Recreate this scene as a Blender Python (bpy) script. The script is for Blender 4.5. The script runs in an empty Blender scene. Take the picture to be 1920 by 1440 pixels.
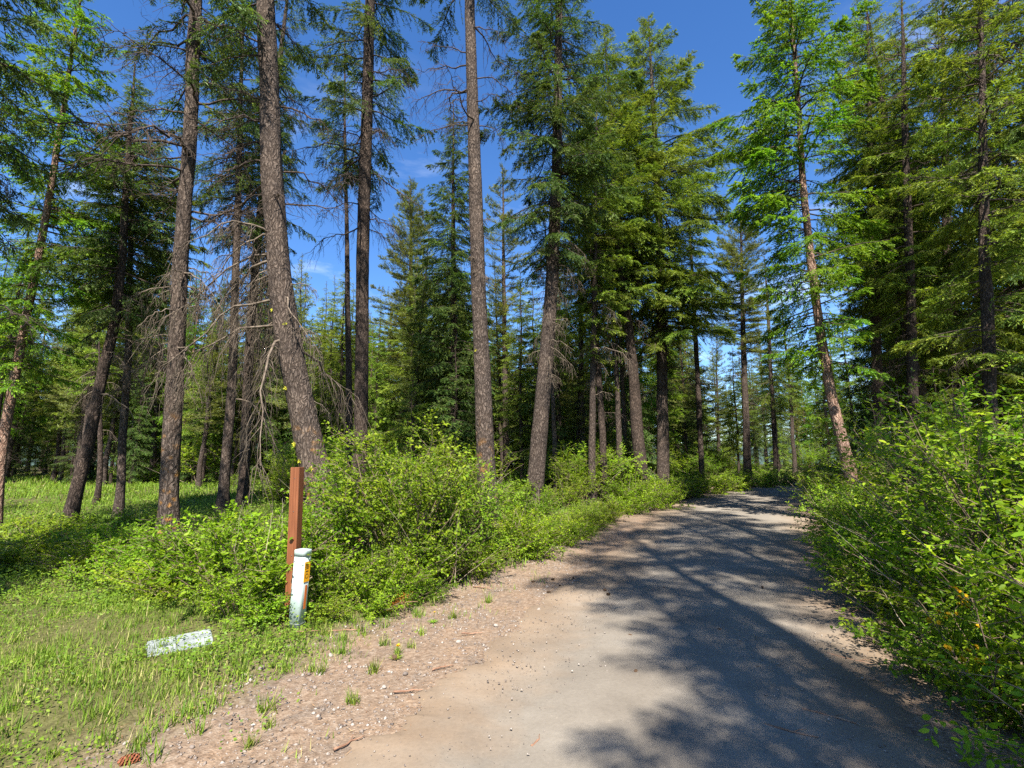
import bpy, math, random
import numpy as np
from mathutils import Vector

# ------------------------------------------------------------------ camera, sky, sun, exposure
SC = bpy.context.scene
COL = SC.collection
F = 950.0                                   # focal length in photo pixels (1920 wide)
PITCH = math.atan(150.0 / F)
CAMZ = 1.6
cam_d = bpy.data.cameras.new('camera')
cam_d.sensor_width = 36.0
cam_d.lens = F / 1920.0 * 36.0
cam_d.clip_start = 0.05
cam_d.clip_end = 5000
cam = bpy.data.objects.new('camera', cam_d)
COL.objects.link(cam)
cam.location = (0, 0, CAMZ)
cam.rotation_euler = (math.radians(90) + PITCH, 0, 0)
SC.camera = cam

SUN_EL = 52.0
world = bpy.data.worlds.new('World')
SC.world = world
world.use_nodes = True
wn, wl = world.node_tree.nodes, world.node_tree.links
wn.clear()
wo = wn.new('ShaderNodeOutputWorld')
wb = wn.new('ShaderNodeBackground')
sky = wn.new('ShaderNodeTexSky')
sky.sky_type = 'NISHITA'
sky.sun_disc = False
sky.sun_elevation = math.radians(SUN_EL)
sky.sun_rotation = math.radians(180)
sky.altitude = 900
sky.air_density = 1.0
sky.dust_density = 0.3
sky.ozone_density = 2.5
wb.inputs['Strength'].default_value = 0.088
# thin high cloud wisps, all round the sky, thicker low down
tc = wn.new('ShaderNodeTexCoord')
mp = wn.new('ShaderNodeMapping'); mp.inputs['Scale'].default_value = (2.0, 2.0, 7.0)
ns = wn.new('ShaderNodeTexNoise'); ns.inputs['Scale'].default_value = 1.6; ns.inputs['Detail'].default_value = 7; ns.inputs['Roughness'].default_value = 0.62
cr = wn.new('ShaderNodeMapRange'); cr.inputs['From Min'].default_value = 0.56; cr.inputs['From Max'].default_value = 0.86; cr.inputs['To Max'].default_value = 0.85
sx = wn.new('ShaderNodeSeparateXYZ')
el = wn.new('ShaderNodeMapRange'); el.inputs['From Min'].default_value = 0.65; el.inputs['From Max'].default_value = 0.12
el.inputs['To Min'].default_value = 0.05; el.inputs['To Max'].default_value = 1.0
mu = wn.new('ShaderNodeMath'); mu.operation = 'MULTIPLY'
mx = wn.new('ShaderNodeMix'); mx.data_type = 'RGBA'
mx.inputs[7].default_value = (7.2, 7.6, 8.2, 1)
hs = wn.new('ShaderNodeHueSaturation'); hs.inputs['Saturation'].default_value = 1.25; hs.inputs['Hue'].default_value = 0.507
wl.new(tc.outputs['Generated'], mp.inputs['Vector']); wl.new(mp.outputs[0], ns.inputs['Vector'])
wl.new(ns.outputs['Fac'], cr.inputs['Value']); wl.new(tc.outputs['Generated'], sx.inputs[0])
wl.new(sx.outputs['Z'], el.inputs['Value']); wl.new(cr.outputs[0], mu.inputs[0]); wl.new(el.outputs[0], mu.inputs[1])
wl.new(mu.outputs[0], mx.inputs[0]); wl.new(sky.outputs[0], hs.inputs['Color']); wl.new(hs.outputs[0], mx.inputs[6])
wl.new(mx.outputs[2], wb.inputs['Color']); wl.new(wb.outputs[0], wo.inputs['Surface'])

sun_d = bpy.data.lights.new('sun', 'SUN')
sun_d.energy = 5.0
sun_d.angle = math.radians(0.53)
sun_d.color = (1.0, 0.95, 0.86)
sun = bpy.data.objects.new('sun', sun_d)
COL.objects.link(sun)
sun.rotation_euler = (math.radians(90 - SUN_EL), 0, 0)   # light travels towards +Y and down

SC.view_settings.view_transform = 'Standard'
SC.view_settings.look = 'None'
SC.view_settings.gamma = 1.0
SC.view_settings.use_curve_mapping = False
SC.view_settings.exposure = 1.6
SC.render.engine = 'CYCLES'
SC.cycles.max_bounces = 6
SC.cycles.diffuse_bounces = 3
SC.cycles.glossy_bounces = 2
SC.cycles.transmission_bounces = 3
SC.cycles.sample_clamp_indirect = 4.0
SC.cycles.use_denoising = False
SC.render.filter_size = 1.2

# ------------------------------------------------------------------ helpers
RNG = np.random.default_rng(7)
PI = math.pi


def nrm(a):
    return a / np.maximum(np.linalg.norm(a, axis=-1, keepdims=True), 1e-9)


def ray(u, v):
    cx, cz = (u - 960) / F, (720 - v) / F
    return np.array([cx, math.cos(PITCH) - cz * math.sin(PITCH), math.sin(PITCH) + cz * math.cos(PITCH)])


def at(u, v, Y):
    """world point that stands Y metres ahead in the direction of photo pixel (u, v)"""
    d = ray(u, v)
    return np.array([0, 0, CAMZ]) + d * (Y / d[1])


def mpp(v, Y):
    d = ray(960, v)
    return (Y / d[1]) / F


def smooth(a, b, x):
    t = np.clip((x - a) / (b - a), 0, 1)
    return t * t * (3 - 2 * t)


_G = np.random.default_rng(3).random((64, 64))


def vnoise(x, y):
    x = np.asarray(x, float); y = np.asarray(y, float)
    xi = np.floor(x).astype(int); yi = np.floor(y).astype(int)
    fx = x - xi; fy = y - yi
    fx = fx * fx * (3 - 2 * fx); fy = fy * fy * (3 - 2 * fy)
    g = lambda a, b: _G[a % 64, b % 64]
    return (g(xi, yi) * (1 - fx) + g(xi + 1, yi) * fx) * (1 - fy) + (g(xi, yi + 1) * (1 - fx) + g(xi + 1, yi + 1) * fx) * fy


# road centre line with half widths, in metres
RC = np.array([(-3.2, -14, 1.75), (-2.2, -6, 1.7), (-0.75, -1, 1.65), (0.1, 1.0, 1.62), (0.62, 2.67, 1.6), (1.5, 4.9, 1.62), (2.95, 8, 1.75),
               (4.75, 11.7, 1.9), (7.4, 17, 2.1), (11.2, 23, 2.1), (16.5, 28.5, 2.0), (24, 34, 2.0), (36, 40, 2.0), (60, 48, 2.0)])


def catmull(P, n):
    out = []
    for i in range(len(P) - 1):
        p0, p1, p2, p3 = P[max(i - 1, 0)], P[i], P[i + 1], P[min(i + 2, len(P) - 1)]
        t = np.linspace(0, 1, n, endpoint=False)[:, None]
        out.append(.5 * (2 * p1 + (p2 - p0) * t + (2 * p0 - 5 * p1 + 4 * p2 - p3) * t ** 2 + (3 * p1 - p0 - 3 * p2 + p3) * t ** 3))
    out.append(P[-1:])
    return np.vstack(out)


RL = catmull(RC, 24)
RT = nrm(np.gradient(RL[:, :2], axis=0))


def road_dist(x, y):
    """signed distance from the centre line (left is negative) and the half width there"""
    x = np.atleast_1d(np.asarray(x, float)).ravel(); y = np.atleast_1d(np.asarray(y, float)).ravel()
    D = np.empty(len(x)); W = np.empty(len(x))
    for a in range(0, len(x), 20000):
        dx = x[a:a + 20000, None] - RL[None, :, 0]; dy = y[a:a + 20000, None] - RL[None, :, 1]
        d2 = dx * dx + dy * dy
        k = d2.argmin(1); ar = np.arange(len(k))
        t = RT[k]
        side = t[:, 1] * dx[ar, k] - t[:, 0] * dy[ar, k]
        D[a:a + 20000] = np.sqrt(d2[ar, k]) * np.where(side >= 0, 1, -1); W[a:a + 20000] = RL[k, 2]
    return D, W


def terrain(x, y):
    x = np.asarray(x, float); y = np.asarray(y, float)
    shp = x.shape
    D, W = road_dist(x, y)
    D = D.reshape(shp); W = W.reshape(shp)
    off = np.maximum(np.abs(D) - W, 0)
    z = 0.023 * np.maximum(0, y - 8) * smooth(200, 40, y) + 0.05 * np.clip(y - 60, 0, 60) * 0
    k = smooth(0.0, 2.0, off)
    z = z + k * ((vnoise(x * .35 + 9, y * .35) - .5) * .22 + (vnoise(x * 1.3, y * 1.3 + 5) - .5) * .09)
    z = z + smooth(0.6, 2.6, off) * np.where(D < 0, 0.10, 0.16)
    z = z - smooth(25, 60, -x) * 0.4 + (vnoise(x * 5, y * 5) - .5) * 0.025 * smooth(0, .5, off)
    return z


def tz(x, y):
    return float(terrain(np.array([x]), np.array([y]))[0])


def make_mesh(name, V, faces, rnd=None, smooth_shade=False):
    """faces: list of (M,k) int arrays"""
    me = bpy.data.meshes.new(name)
    V = np.ascontiguousarray(V, dtype=np.float32)
    faces = [f for f in faces if len(f)]
    me.vertices.add(len(V)); me.vertices.foreach_set('co', V.ravel())
    nl = sum(f.size for f in faces); nf = sum(len(f) for f in faces)
    me.loops.add(nl); me.polygons.add(nf)
    me.loops.foreach_set('vertex_index', np.concatenate([f.ravel() for f in faces]).astype(np.int32))
    tot = np.concatenate([np.full(len(f), f.shape[1]) for f in faces])
    me.polygons.foreach_set('loop_start', np.concatenate([[0], np.cumsum(tot)[:-1]]).astype(np.int32))
    me.update(calc_edges=True)
    if rnd is not None:
        a = me.attributes.new('rnd', 'FLOAT', 'POINT'); a.data.foreach_set('value', np.ascontiguousarray(rnd, dtype=np.float32))
    if smooth_shade:
        me.polygons.foreach_set('use_smooth', np.ones(nf, dtype=bool))
    return me


class MB:
    def __init__(self):
        self.V, self.Fc, self.R, self.n = [], [], [], 0

    def add(self, V, faces, rnd=None):
        V = np.asarray(V).reshape(-1, 3)
        self.V.append(V)
        for f in faces:
            self.Fc.append(np.asarray(f) + self.n)
        self.R.append(np.zeros(len(V)) if rnd is None else np.asarray(rnd).ravel())
        self.n += len(V)
        return self

    def mesh(self, name, mat, smooth_shade=False):
        me = make_mesh(name, np.vstack(self.V), self.Fc, np.concatenate(self.R), smooth_shade)
        me.materials.append(mat)
        return me

    def arrays(self):
        return np.vstack(self.V), self.Fc, np.concatenate(self.R)

    def build(self, name, mat, parent=None, smooth_shade=False):
        o = bpy.data.objects.new(name, self.mesh(name, mat, smooth_shade))
        COL.objects.link(o)
        if parent is not None:
            o.parent = parent
        return o


def tubes(mb, P, R, sides=5, rnd=None, cap=False):
    """P (B,K,3) paths, R (B,K) radii"""
    P = np.asarray(P, float); R = np.asarray(R, float)
    B, K = P.shape[:2]
    T = nrm(np.gradient(P, axis=1))
    ref = np.where(np.abs(T[..., 2:3]) > .8, np.array([1., 0, 0]), np.array([0, 0, 1.]))
    # one reference per path keeps the rings from twisting
    ref = np.repeat(np.where(np.abs(nrm(P[:, -1] - P[:, 0])[:, 2:3]) > .75, np.array([1., 0.13, 0]), np.array([0.07, 0, 1.]))[:, None], K, 1)
    U = nrm(np.cross(T, ref)); W = np.cross(T, U)
    a = np.arange(sides) / sides * 2 * PI
    V = P[:, :, None] + R[:, :, None, None] * (U[:, :, None] * np.cos(a)[None, None, :, None] + W[:, :, None] * np.sin(a)[None, None, :, None])
    b = np.arange(B)[:, None, None] * (K * sides); k = np.arange(K - 1)[None, :, None] * sides; s = np.arange(sides)[None, None]
    s2 = (s + 1) % sides
    q = np.stack([b + k + s, b + k + s2, b + k + sides + s2, b + k + sides + s], -1).reshape(-1, 4)
    r = None if rnd is None else np.repeat(np.asarray(rnd), K * sides)
    fs = [q]
    if cap:
        e = np.arange(B)[:, None] * (K * sides) + (K - 1) * sides + np.arange(sides)[None]
        fs.append(e)
        fs.append((np.arange(B)[:, None] * (K * sides) + np.arange(sides)[::-1][None]))
    mb.add(V, fs, r)


LEAF = (np.array([(0, 0, 0), (.28, .40, .07), (.68, .36, .06), (1, 0, -.10), (.68, -.36, .06), (.28, -.40, .07)]),
        [np.array([(0, 1, 2, 3), (0, 3, 4, 5)])])
NEEDLE = (np.array([(0, 0, 0), (.45, .5, .18), (1, 0, -.05), (.45, -.5, .18)]), [np.array([(0, 1, 2), (0, 2, 3)])])
BLADE = (np.array([(0, -.5, 0), (0, .5, 0), (.5, .38, .12), (.5, -.38, .12), (1, 0, .5)]), [np.array([(0, 1, 2, 3)]), np.array([(3, 2, 4)])])


def stamp(mb, tmpl, pos, dirs, ups, length, width, rnd):
    tv, tf = tmpl
    X = nrm(dirs); Y = nrm(np.cross(ups, X)); Z = np.cross(X, Y)
    L = np.asarray(length)[:, None, None]; W = np.asarray(width)[:, None, None]
    V = pos[:, None] + X[:, None] * (tv[None, :, 0:1] * L) + Y[:, None] * (tv[None, :, 1:2] * W) + Z[:, None] * (tv[None, :, 2:3] * W)
    n = len(tv); b = np.arange(len(pos))[:, None, None] * n
    mb.add(V, [(b + f[None]).reshape(-1, f.shape[1]) for f in tf], np.repeat(rnd, n))


def along(P, s):
    """P (B,K,3), s (B,M) in 0..1 -> points and tangents (B,M,3)"""
    B, K = P.shape[:2]
    x = np.clip(s, 0, 1) * (K - 1)
    i = np.minimum(x.astype(int), K - 2); f = (x - i)[..., None]
    b = np.arange(B)[:, None]
    a, c = P[b, i], P[b, i + 1]
    return a * (1 - f) + c * f, nrm(c - a)


# ------------------------------------------------------------------ materials
MATS = {}


def new_mat(name):
    m = bpy.data.materials.new(name); m.use_nodes = True
    n, l = m.node_tree.nodes, m.node_tree.links
    n.clear()
    out = n.new('ShaderNodeOutputMaterial')
    MATS[name] = m
    return m, n, l, out


def ramp(n, stops, interp='LINEAR'):
    r = n.new('ShaderNodeValToRGB')
    r.color_ramp.interpolation = interp
    e = r.color_ramp.elements
    e[0].position, e[0].color = stops[0][0], (*stops[0][1], 1)
    e[1].position, e[1].color = stops[-1][0], (*stops[-1][1], 1)
    for p, c in stops[1:-1]:
        k = e.new(p); k.color = (*c, 1)
    return r


def foliage(name, stops, trans=.35, gloss=.25, rough=.5, hue=.017):
    m, n, l, out = new_mat(name)
    at_ = n.new('ShaderNodeAttribute'); at_.attribute_name = 'rnd'
    r = ramp(n, stops); l.new(at_.outputs['Fac'], r.inputs[0])
    oi = n.new('ShaderNodeObjectInfo')
    h = n.new('ShaderNodeHueSaturation')
    mr = n.new('ShaderNodeMapRange'); mr.inputs['To Min'].default_value = .5 - hue; mr.inputs['To Max'].default_value = .5 + hue
    mv = n.new('ShaderNodeMapRange'); mv.inputs['To Min'].default_value = .78; mv.inputs['To Max'].default_value = 1.22
    ml = n.new('ShaderNodeMath'); ml.operation = 'MULTIPLY'; ml.inputs[1].default_value = 7.31
    fr = n.new('ShaderNodeMath'); fr.operation = 'FRACT'
    l.new(oi.outputs['Random'], mr.inputs['Value']); l.new(oi.outputs['Random'], ml.inputs[0]); l.new(ml.outputs[0], fr.inputs[0]); l.new(fr.outputs[0], mv.inputs['Value'])
    l.new(mr.outputs[0], h.inputs['Hue']); l.new(mv.outputs[0], h.inputs['Value']); l.new(r.outputs[0], h.inputs['Color'])
    p = n.new('ShaderNodeBsdfPrincipled'); p.inputs['Roughness'].default_value = rough; p.inputs['Specular IOR Level'].default_value = gloss
    l.new(h.outputs[0], p.inputs['Base Color'])
    t = n.new('ShaderNodeBsdfTranslucent')
    g = n.new('ShaderNodeMix'); g.data_type = 'RGBA'; g.blend_type = 'MULTIPLY'; g.inputs[0].default_value = 1; g.inputs[7].default_value = (1.25, 1.2, .5, 1)
    l.new(h.outputs[0], g.inputs[6]); l.new(g.outputs[2], t.inputs['Color'])
    mxs = n.new('ShaderNodeMixShader'); mxs.inputs[0].default_value = trans
    l.new(p.outputs[0], mxs.inputs[1]); l.new(t.outputs[0], mxs.inputs[2]); l.new(mxs.outputs[0], out.inputs['Surface'])
    return m


def bark(name, dark, mid, light, scale=1.0, lichen=None, bump=.9):
    m, n, l, out = new_mat(name)
    tcn = n.new('ShaderNodeTexCoord')
    mpn = n.new('ShaderNodeMapping'); mpn.inputs['Scale'].default_value = (24 * scale, 24 * scale, 5.0 * scale)
    dn = n.new('ShaderNodeTexNoise'); dn.inputs['Scale'].default_value = 5; dn.inputs['Detail'].default_value = 3
    ad = n.new('ShaderNodeMix'); ad.data_type = 'RGBA'; ad.blend_type = 'LINEAR_LIGHT'; ad.inputs[0].default_value = .09
    vo = n.new('ShaderNodeTexVoronoi'); vo.feature = 'DISTANCE_TO_EDGE'; vo.inputs['Scale'].default_value = 1
    no = n.new('ShaderNodeTexNoise'); no.inputs['Scale'].default_value = 2.2; no.inputs['Detail'].default_value = 8; no.inputs['Roughness'].default_value = .7
    n2 = n.new('ShaderNodeTexNoise'); n2.inputs['Scale'].default_value = 30; n2.inputs['Detail'].default_value = 4
    l.new(tcn.outputs['Object'], dn.inputs['Vector']); l.new(tcn.outputs['Object'], ad.inputs[6]); l.new(dn.outputs['Color'], ad.inputs[7])
    l.new(ad.outputs[2], mpn.inputs['Vector']); l.new(mpn.outputs[0], vo.inputs['Vector']); l.new(tcn.outputs['Object'], no.inputs['Vector']); l.new(mpn.outputs[0], n2.inputs['Vector'])
    n2.inputs['Scale'].default_value = 2.0
    mr = n.new('ShaderNodeMapRange'); mr.inputs['From Max'].default_value = .28; l.new(vo.outputs['Distance'], mr.inputs['Value'])
    ms = n.new('ShaderNodeMath'); ms.operation = 'MULTIPLY_ADD'; ms.inputs[1].default_value = .42
    mm = n.new('ShaderNodeMath'); mm.operation = 'MULTIPLY'; mm.inputs[1].default_value = .75
    l.new(n2.outputs['Fac'], mm.inputs[0]); l.new(mr.outputs[0], ms.inputs[0]); l.new(mm.outputs[0], ms.inputs[2])
    r = ramp(n, [(.22, dark), (.52, mid), (.9, light)]); l.new(ms.outputs[0], r.inputs[0])
    colour = r.outputs[0]
    # grey weathering patches
    gr = n.new('ShaderNodeMix'); gr.data_type = 'RGBA'; gr.blend_type = 'MULTIPLY'
    rr = ramp(n, [(.35, (.62, .6, .6)), (.65, (1.2, 1.12, 1.05))]); l.new(no.outputs['Fac'], rr.inputs[0])
    gr.inputs[0].default_value = 1; l.new(colour, gr.inputs[6]); l.new(rr.outputs[0], gr.inputs[7]); colour = gr.outputs[2]
    if lichen:
        ln = n.new('ShaderNodeTexNoise'); ln.inputs['Scale'].default_value = 7; ln.inputs['Detail'].default_value = 6
        l.new(tcn.outputs['Object'], ln.inputs['Vector'])
        lr = n.new('ShaderNodeMapRange'); lr.inputs['From Min'].default_value = .55; lr.inputs['From Max'].default_value = .68; lr.inputs['To Max'].default_value = .85
        l.new(ln.outputs['Fac'], lr.inputs['Value'])
        sp = n.new('ShaderNodeSeparateXYZ'); l.new(tcn.outputs['Object'], sp.inputs[0])
        lz = n.new('ShaderNodeMapRange'); lz.inputs['From Min'].default_value = lichen[1]; lz.inputs['From Max'].default_value = .2; l.new(sp.outputs['Z'], lz.inputs['Value'])
        lm = n.new('ShaderNodeMath'); lm.operation = 'MULTIPLY'; l.new(lr.outputs[0], lm.inputs[0]); l.new(lz.outputs[0], lm.inputs[1])
        lx = n.new('ShaderNodeMix'); lx.data_type = 'RGBA'; lx.inputs[7].default_value = (*lichen[0], 1)
        l.new(lm.outputs[0], lx.inputs[0]); l.new(colour, lx.inputs[6]); colour = lx.outputs[2]
    p = n.new('ShaderNodeBsdfPrincipled'); p.inputs['Roughness'].default_value = .92; p.inputs['Specular IOR Level'].default_value = .12
    l.new(colour, p.inputs['Base Color'])
    b = n.new('ShaderNodeBump'); b.inputs['Strength'].default_value = bump; b.inputs['Distance'].default_value = .03
    l.new(ms.outputs[0], b.inputs['Height']); l.new(b.outputs[0], p.inputs['Normal'])
    l.new(p.outputs[0], out.inputs['Surface'])
    return m


def simple(name, stops, scale=20, rough=.85, bump=.3, spec=.2, dist=.01, attr=False):
    m, n, l, out = new_mat(name)
    tcn = n.new('ShaderNodeTexCoord')
    no = n.new('ShaderNodeTexNoise'); no.inputs['Scale'].default_value = scale; no.inputs['Detail'].default_value = 6
    l.new(tcn.outputs['Object'], no.inputs['Vector'])
    r = ramp(n, stops)
    if attr:
        a = n.new('ShaderNodeAttribute'); a.attribute_name = 'rnd'; l.new(a.outputs['Fac'], r.inputs[0])
    else:
        l.new(no.outputs['Fac'], r.inputs[0])
    p = n.new('ShaderNodeBsdfPrincipled'); p.inputs['Roughness'].default_value = rough; p.inputs['Specular IOR Level'].default_value = spec
    l.new(r.outputs[0], p.inputs['Base Color'])
    if bump:
        b = n.new('ShaderNodeBump'); b.inputs['Strength'].default_value = bump; b.inputs['Distance'].default_value = dist
        l.new(no.outputs['Fac'], b.inputs['Height']); l.new(b.outputs[0], p.inputs['Normal'])
    l.new(p.outputs[0], out.inputs['Surface'])
    return m


M_FIR = foliage('fir_needles', [(0, (.055, .092, .014)), (.5, (.150, .222, .028)), (1, (.31, .37, .055))], .36, .15, .5)
M_DARKFIR = foliage('dark_fir_needles', [(0, (.034, .066, .018)), (.5, (.074, .128, .027)), (1, (.16, .205, .040))], .32, .15, .5)
M_PINE = foliage('pine_needles', [(0, (.065, .085, .030)), (.5, (.160, .190, .055)), (1, (.29, .30, .085))], .36, .15, .5)
M_LARCH = foliage('larch_needles', [(0, (.060, .130, .010)), (.5, (.125, .250, .016)), (1, (.24, .36, .026))], .46, .2, .5)
M_SHRUB = foliage('shrub_leaves', [(0, (.08, .155, .008)), (.55, (.185, .300, .014)), (1, (.33, .43, .028))], .45, .15, .5)
M_SHADESHRUB = foliage('roadside_shrub_leaves', [(0, (.075, .150, .010)), (.55, (.185, .310, .016)), (1, (.36, .46, .026))], .48, .18, .5)
M_COVER = foliage('ground_cover_leaves', [(0, (.075, .15, .012)), (.5, (.165, .285, .020)), (1, (.30, .39, .040))], .42, .25, .5)
M_GRASS = foliage('grass_blades', [(0, (.060, .120, .014)), (.45, (.135, .215, .020)), (.78, (.23, .275, .045)), (1, (.38, .32, .15))], .35, .15, .6, .01)
M_RUST = foliage('rusty_needles', [(0, (.20, .07, .015)), (1, (.42, .17, .03))], .25, .1, .6)
M_YELLOW = foliage('yellow_petals', [(0, (.50, .27, .01)), (1, (.62, .42, .02))], .3, .1, .5, .005)
M_BARK = bark('fir_bark', (.022, .015, .012), (.056, .044, .037), (.135, .110, .092))
M_BARKL = bark('lichened_fir_bark', (.024, .017, .013), (.062, .049, .041), (.150, .122, .102), 1.0, ((.36, .17, .035), 2.6))
M_DARKBARK = bark('dark_bark', (.014, .011, .010), (.045, .034, .028), (.11, .085, .07))
M_LARCHBARK = bark('larch_bark', (.06, .035, .026), (.19, .12, .09), (.37, .27, .21))
M_DEAD = simple('dead_twig_wood', [(.3, (.055, .040, .029)), (.7, (.19, .15, .112))], 12, .9, .3)
M_DARKDEAD = simple('dark_twig_wood', [(.3, (.028, .020, .016)), (.7, (.09, .066, .05))], 12, .9, .3)
M_STEM = simple('shrub_stems', [(.3, (.09, .06, .04)), (.7, (.24, .18, .12))], 25, .85, .2)
M_CANE = simple('pale_dry_canes', [(.3, (.22, .16, .11)), (.7, (.46, .38, .29))], 18, .85, .2)

# ------------------------------------------------------------------ object tagging


def empty(name, loc, label=None, cat=None, group=None):
    o = bpy.data.objects.new(name, None)
    o.empty_display_size = .2
    COL.objects.link(o)
    o.location = loc
    tag(o, label, cat, group)
    return o


def tag(o, label=None, cat=None, group=None, kind=None):
    if label: o['label'] = label
    if cat: o['category'] = cat
    if group: o['group'] = group
    if kind: o['kind'] = kind
    return o


KIDS = {}


def part(me, name, parent, loc=None):
    o = bpy.data.objects.new(name, me)
    if name in ('limbs', 'stems', 'foliage', 'dry_canes', 'needles') or (name == 'crown'):
        o['kind'] = 'stuff'                      # twigs and needles far too many to pick apart
    COL.objects.link(o)
    o.parent = parent
    if loc is not None: o.location = loc
    KIDS.setdefault(parent.name, []).append(o)
    return o


def copy_thing(src, loc, rz, sc, label=None, group=None):
    c = src.copy(); COL.objects.link(c)
    c.location = loc; c.rotation_euler = (0, 0, rz)
    c.scale = sc if hasattr(sc, '__len__') else (sc, sc, sc)
    if label: c['label'] = label
    if group: c['group'] = group
    for k in KIDS.get(src.name, []):
        d = k.copy(); COL.objects.link(d); d.parent = c
    return c


# ------------------------------------------------------------------ ground and road
def ground_material():
    m, n, l, out = new_mat('forest_ground')
    geo = n.new('ShaderNodeNewGeometry')
    a = n.new('ShaderNodeAttribute'); a.attribute_name = 'rnd'          # distance beyond the road edge (negative sign lost), metres / 4
    n1 = n.new('ShaderNodeTexNoise'); n1.inputs['Scale'].default_value = 1.1; n1.inputs['Detail'].default_value = 9; n1.inputs['Roughness'].default_value = .65
    n2 = n.new('ShaderNodeTexNoise'); n2.inputs['Scale'].default_value = 22; n2.inputs['Detail'].default_value = 6; n2.inputs['Roughness'].default_value = .7
    vo = n.new('ShaderNodeTexVoronoi'); vo.inputs['Scale'].default_value = 70
    vo2 = n.new('ShaderNodeTexVoronoi'); vo2.inputs['Scale'].default_value = 26
    for k in (n1, n2, vo, vo2): l.new(geo.outputs['Position'], k.inputs['Vector'])
    gravel = ramp(n, [(.25, (.084, .058, .040)), (.5, (.176, .131, .096)), (.75, (.28, .230, .182))]); l.new(n2.outputs['Fac'], gravel.inputs[0])
    peb = ramp(n, [(0, (.55, .5, .46)), (.12, (.9, .85, .8)), (.5, (1, 1, 1)), (1, (1.25, 1.2, 1.15))]); l.new(vo.outputs['Color'], peb.inputs[0])
    gm = n.new('ShaderNodeMix'); gm.data_type = 'RGBA'; gm.blend_type = 'MULTIPLY'; gm.inputs[0].default_value = .8
    l.new(gravel.outputs[0], gm.inputs[6]); l.new(peb.outputs[0], gm.inputs[7])
    pat = ramp(n, [(.32, (.70, .74, .80)), (.46, (.98, .96, .94)), (.56, (1.05, 1.0, .95)), (.70, (1.22, 1.12, 1.0))])
    n4 = n.new('ShaderNodeTexNoise'); n4.inputs['Scale'].default_value = 2.6; n4.inputs['Detail'].default_value = 10; n4.inputs['Roughness'].default_value = .72
    l.new(geo.outputs['Position'], n4.inputs['Vector']); l.new(n4.outputs['Fac'], pat.inputs[0])
    gm2 = n.new('ShaderNodeMix'); gm2.data_type = 'RGBA'; gm2.blend_type = 'MULTIPLY'; gm2.inputs[0].default_value = 1
    l.new(gm.outputs[2], gm2.inputs[6]); l.new(pat.outputs[0], gm2.inputs[7]); gm = gm2
    soil = ramp(n, [(.3, (.040, .034, .016)), (.5, (.080, .078, .028)), (.7, (.12, .115, .045))]); l.new(n2.outputs['Fac'], soil.inputs[0])
    sum_ = n.new('ShaderNodeMath'); sum_.operation = 'MULTIPLY_ADD'; sum_.inputs[1].default_value = .35; sum_.inputs[2].default_value = -.175
    l.new(n1.outputs['Fac'], sum_.inputs[0])
    ad = n.new('ShaderNodeMath'); ad.operation = 'ADD'; l.new(sum_.outputs[0], ad.inputs[0]); l.new(a.outputs['Fac'], ad.inputs[1])
    mr = n.new('ShaderNodeMapRange'); mr.inputs['From Min'].default_value = .26; mr.inputs['From Max'].default_value = .42; l.new(ad.outputs[0], mr.inputs['Value'])
    mx_ = n.new('ShaderNodeMix'); mx_.data_type = 'RGBA'; l.new(mr.outputs[0], mx_.inputs[0]); l.new(gm.outputs[2], mx_.inputs[6]); l.new(soil.outputs[0], mx_.inputs[7])
    p = n.new('ShaderNodeBsdfPrincipled'); p.inputs['Roughness'].default_value = .95; p.inputs['Specular IOR Level'].default_value = .1
    l.new(mx_.outputs[2], p.inputs['Base Color'])
    h = n.new('ShaderNodeMath'); h.operation = 'ADD'; l.new(n2.outputs['Fac'], h.inputs[0]); l.new(vo.outputs['Distance'], h.inputs[1])
    b = n.new('ShaderNodeBump'); b.inputs['Strength'].default_value = .5; b.inputs['Distance'].default_value = .012
    l.new(h.outputs[0], b.inputs['Height']); l.new(b.outputs[0], p.inputs['Normal']); l.new(p.outputs[0], out.inputs['Surface'])
    return m


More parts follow.
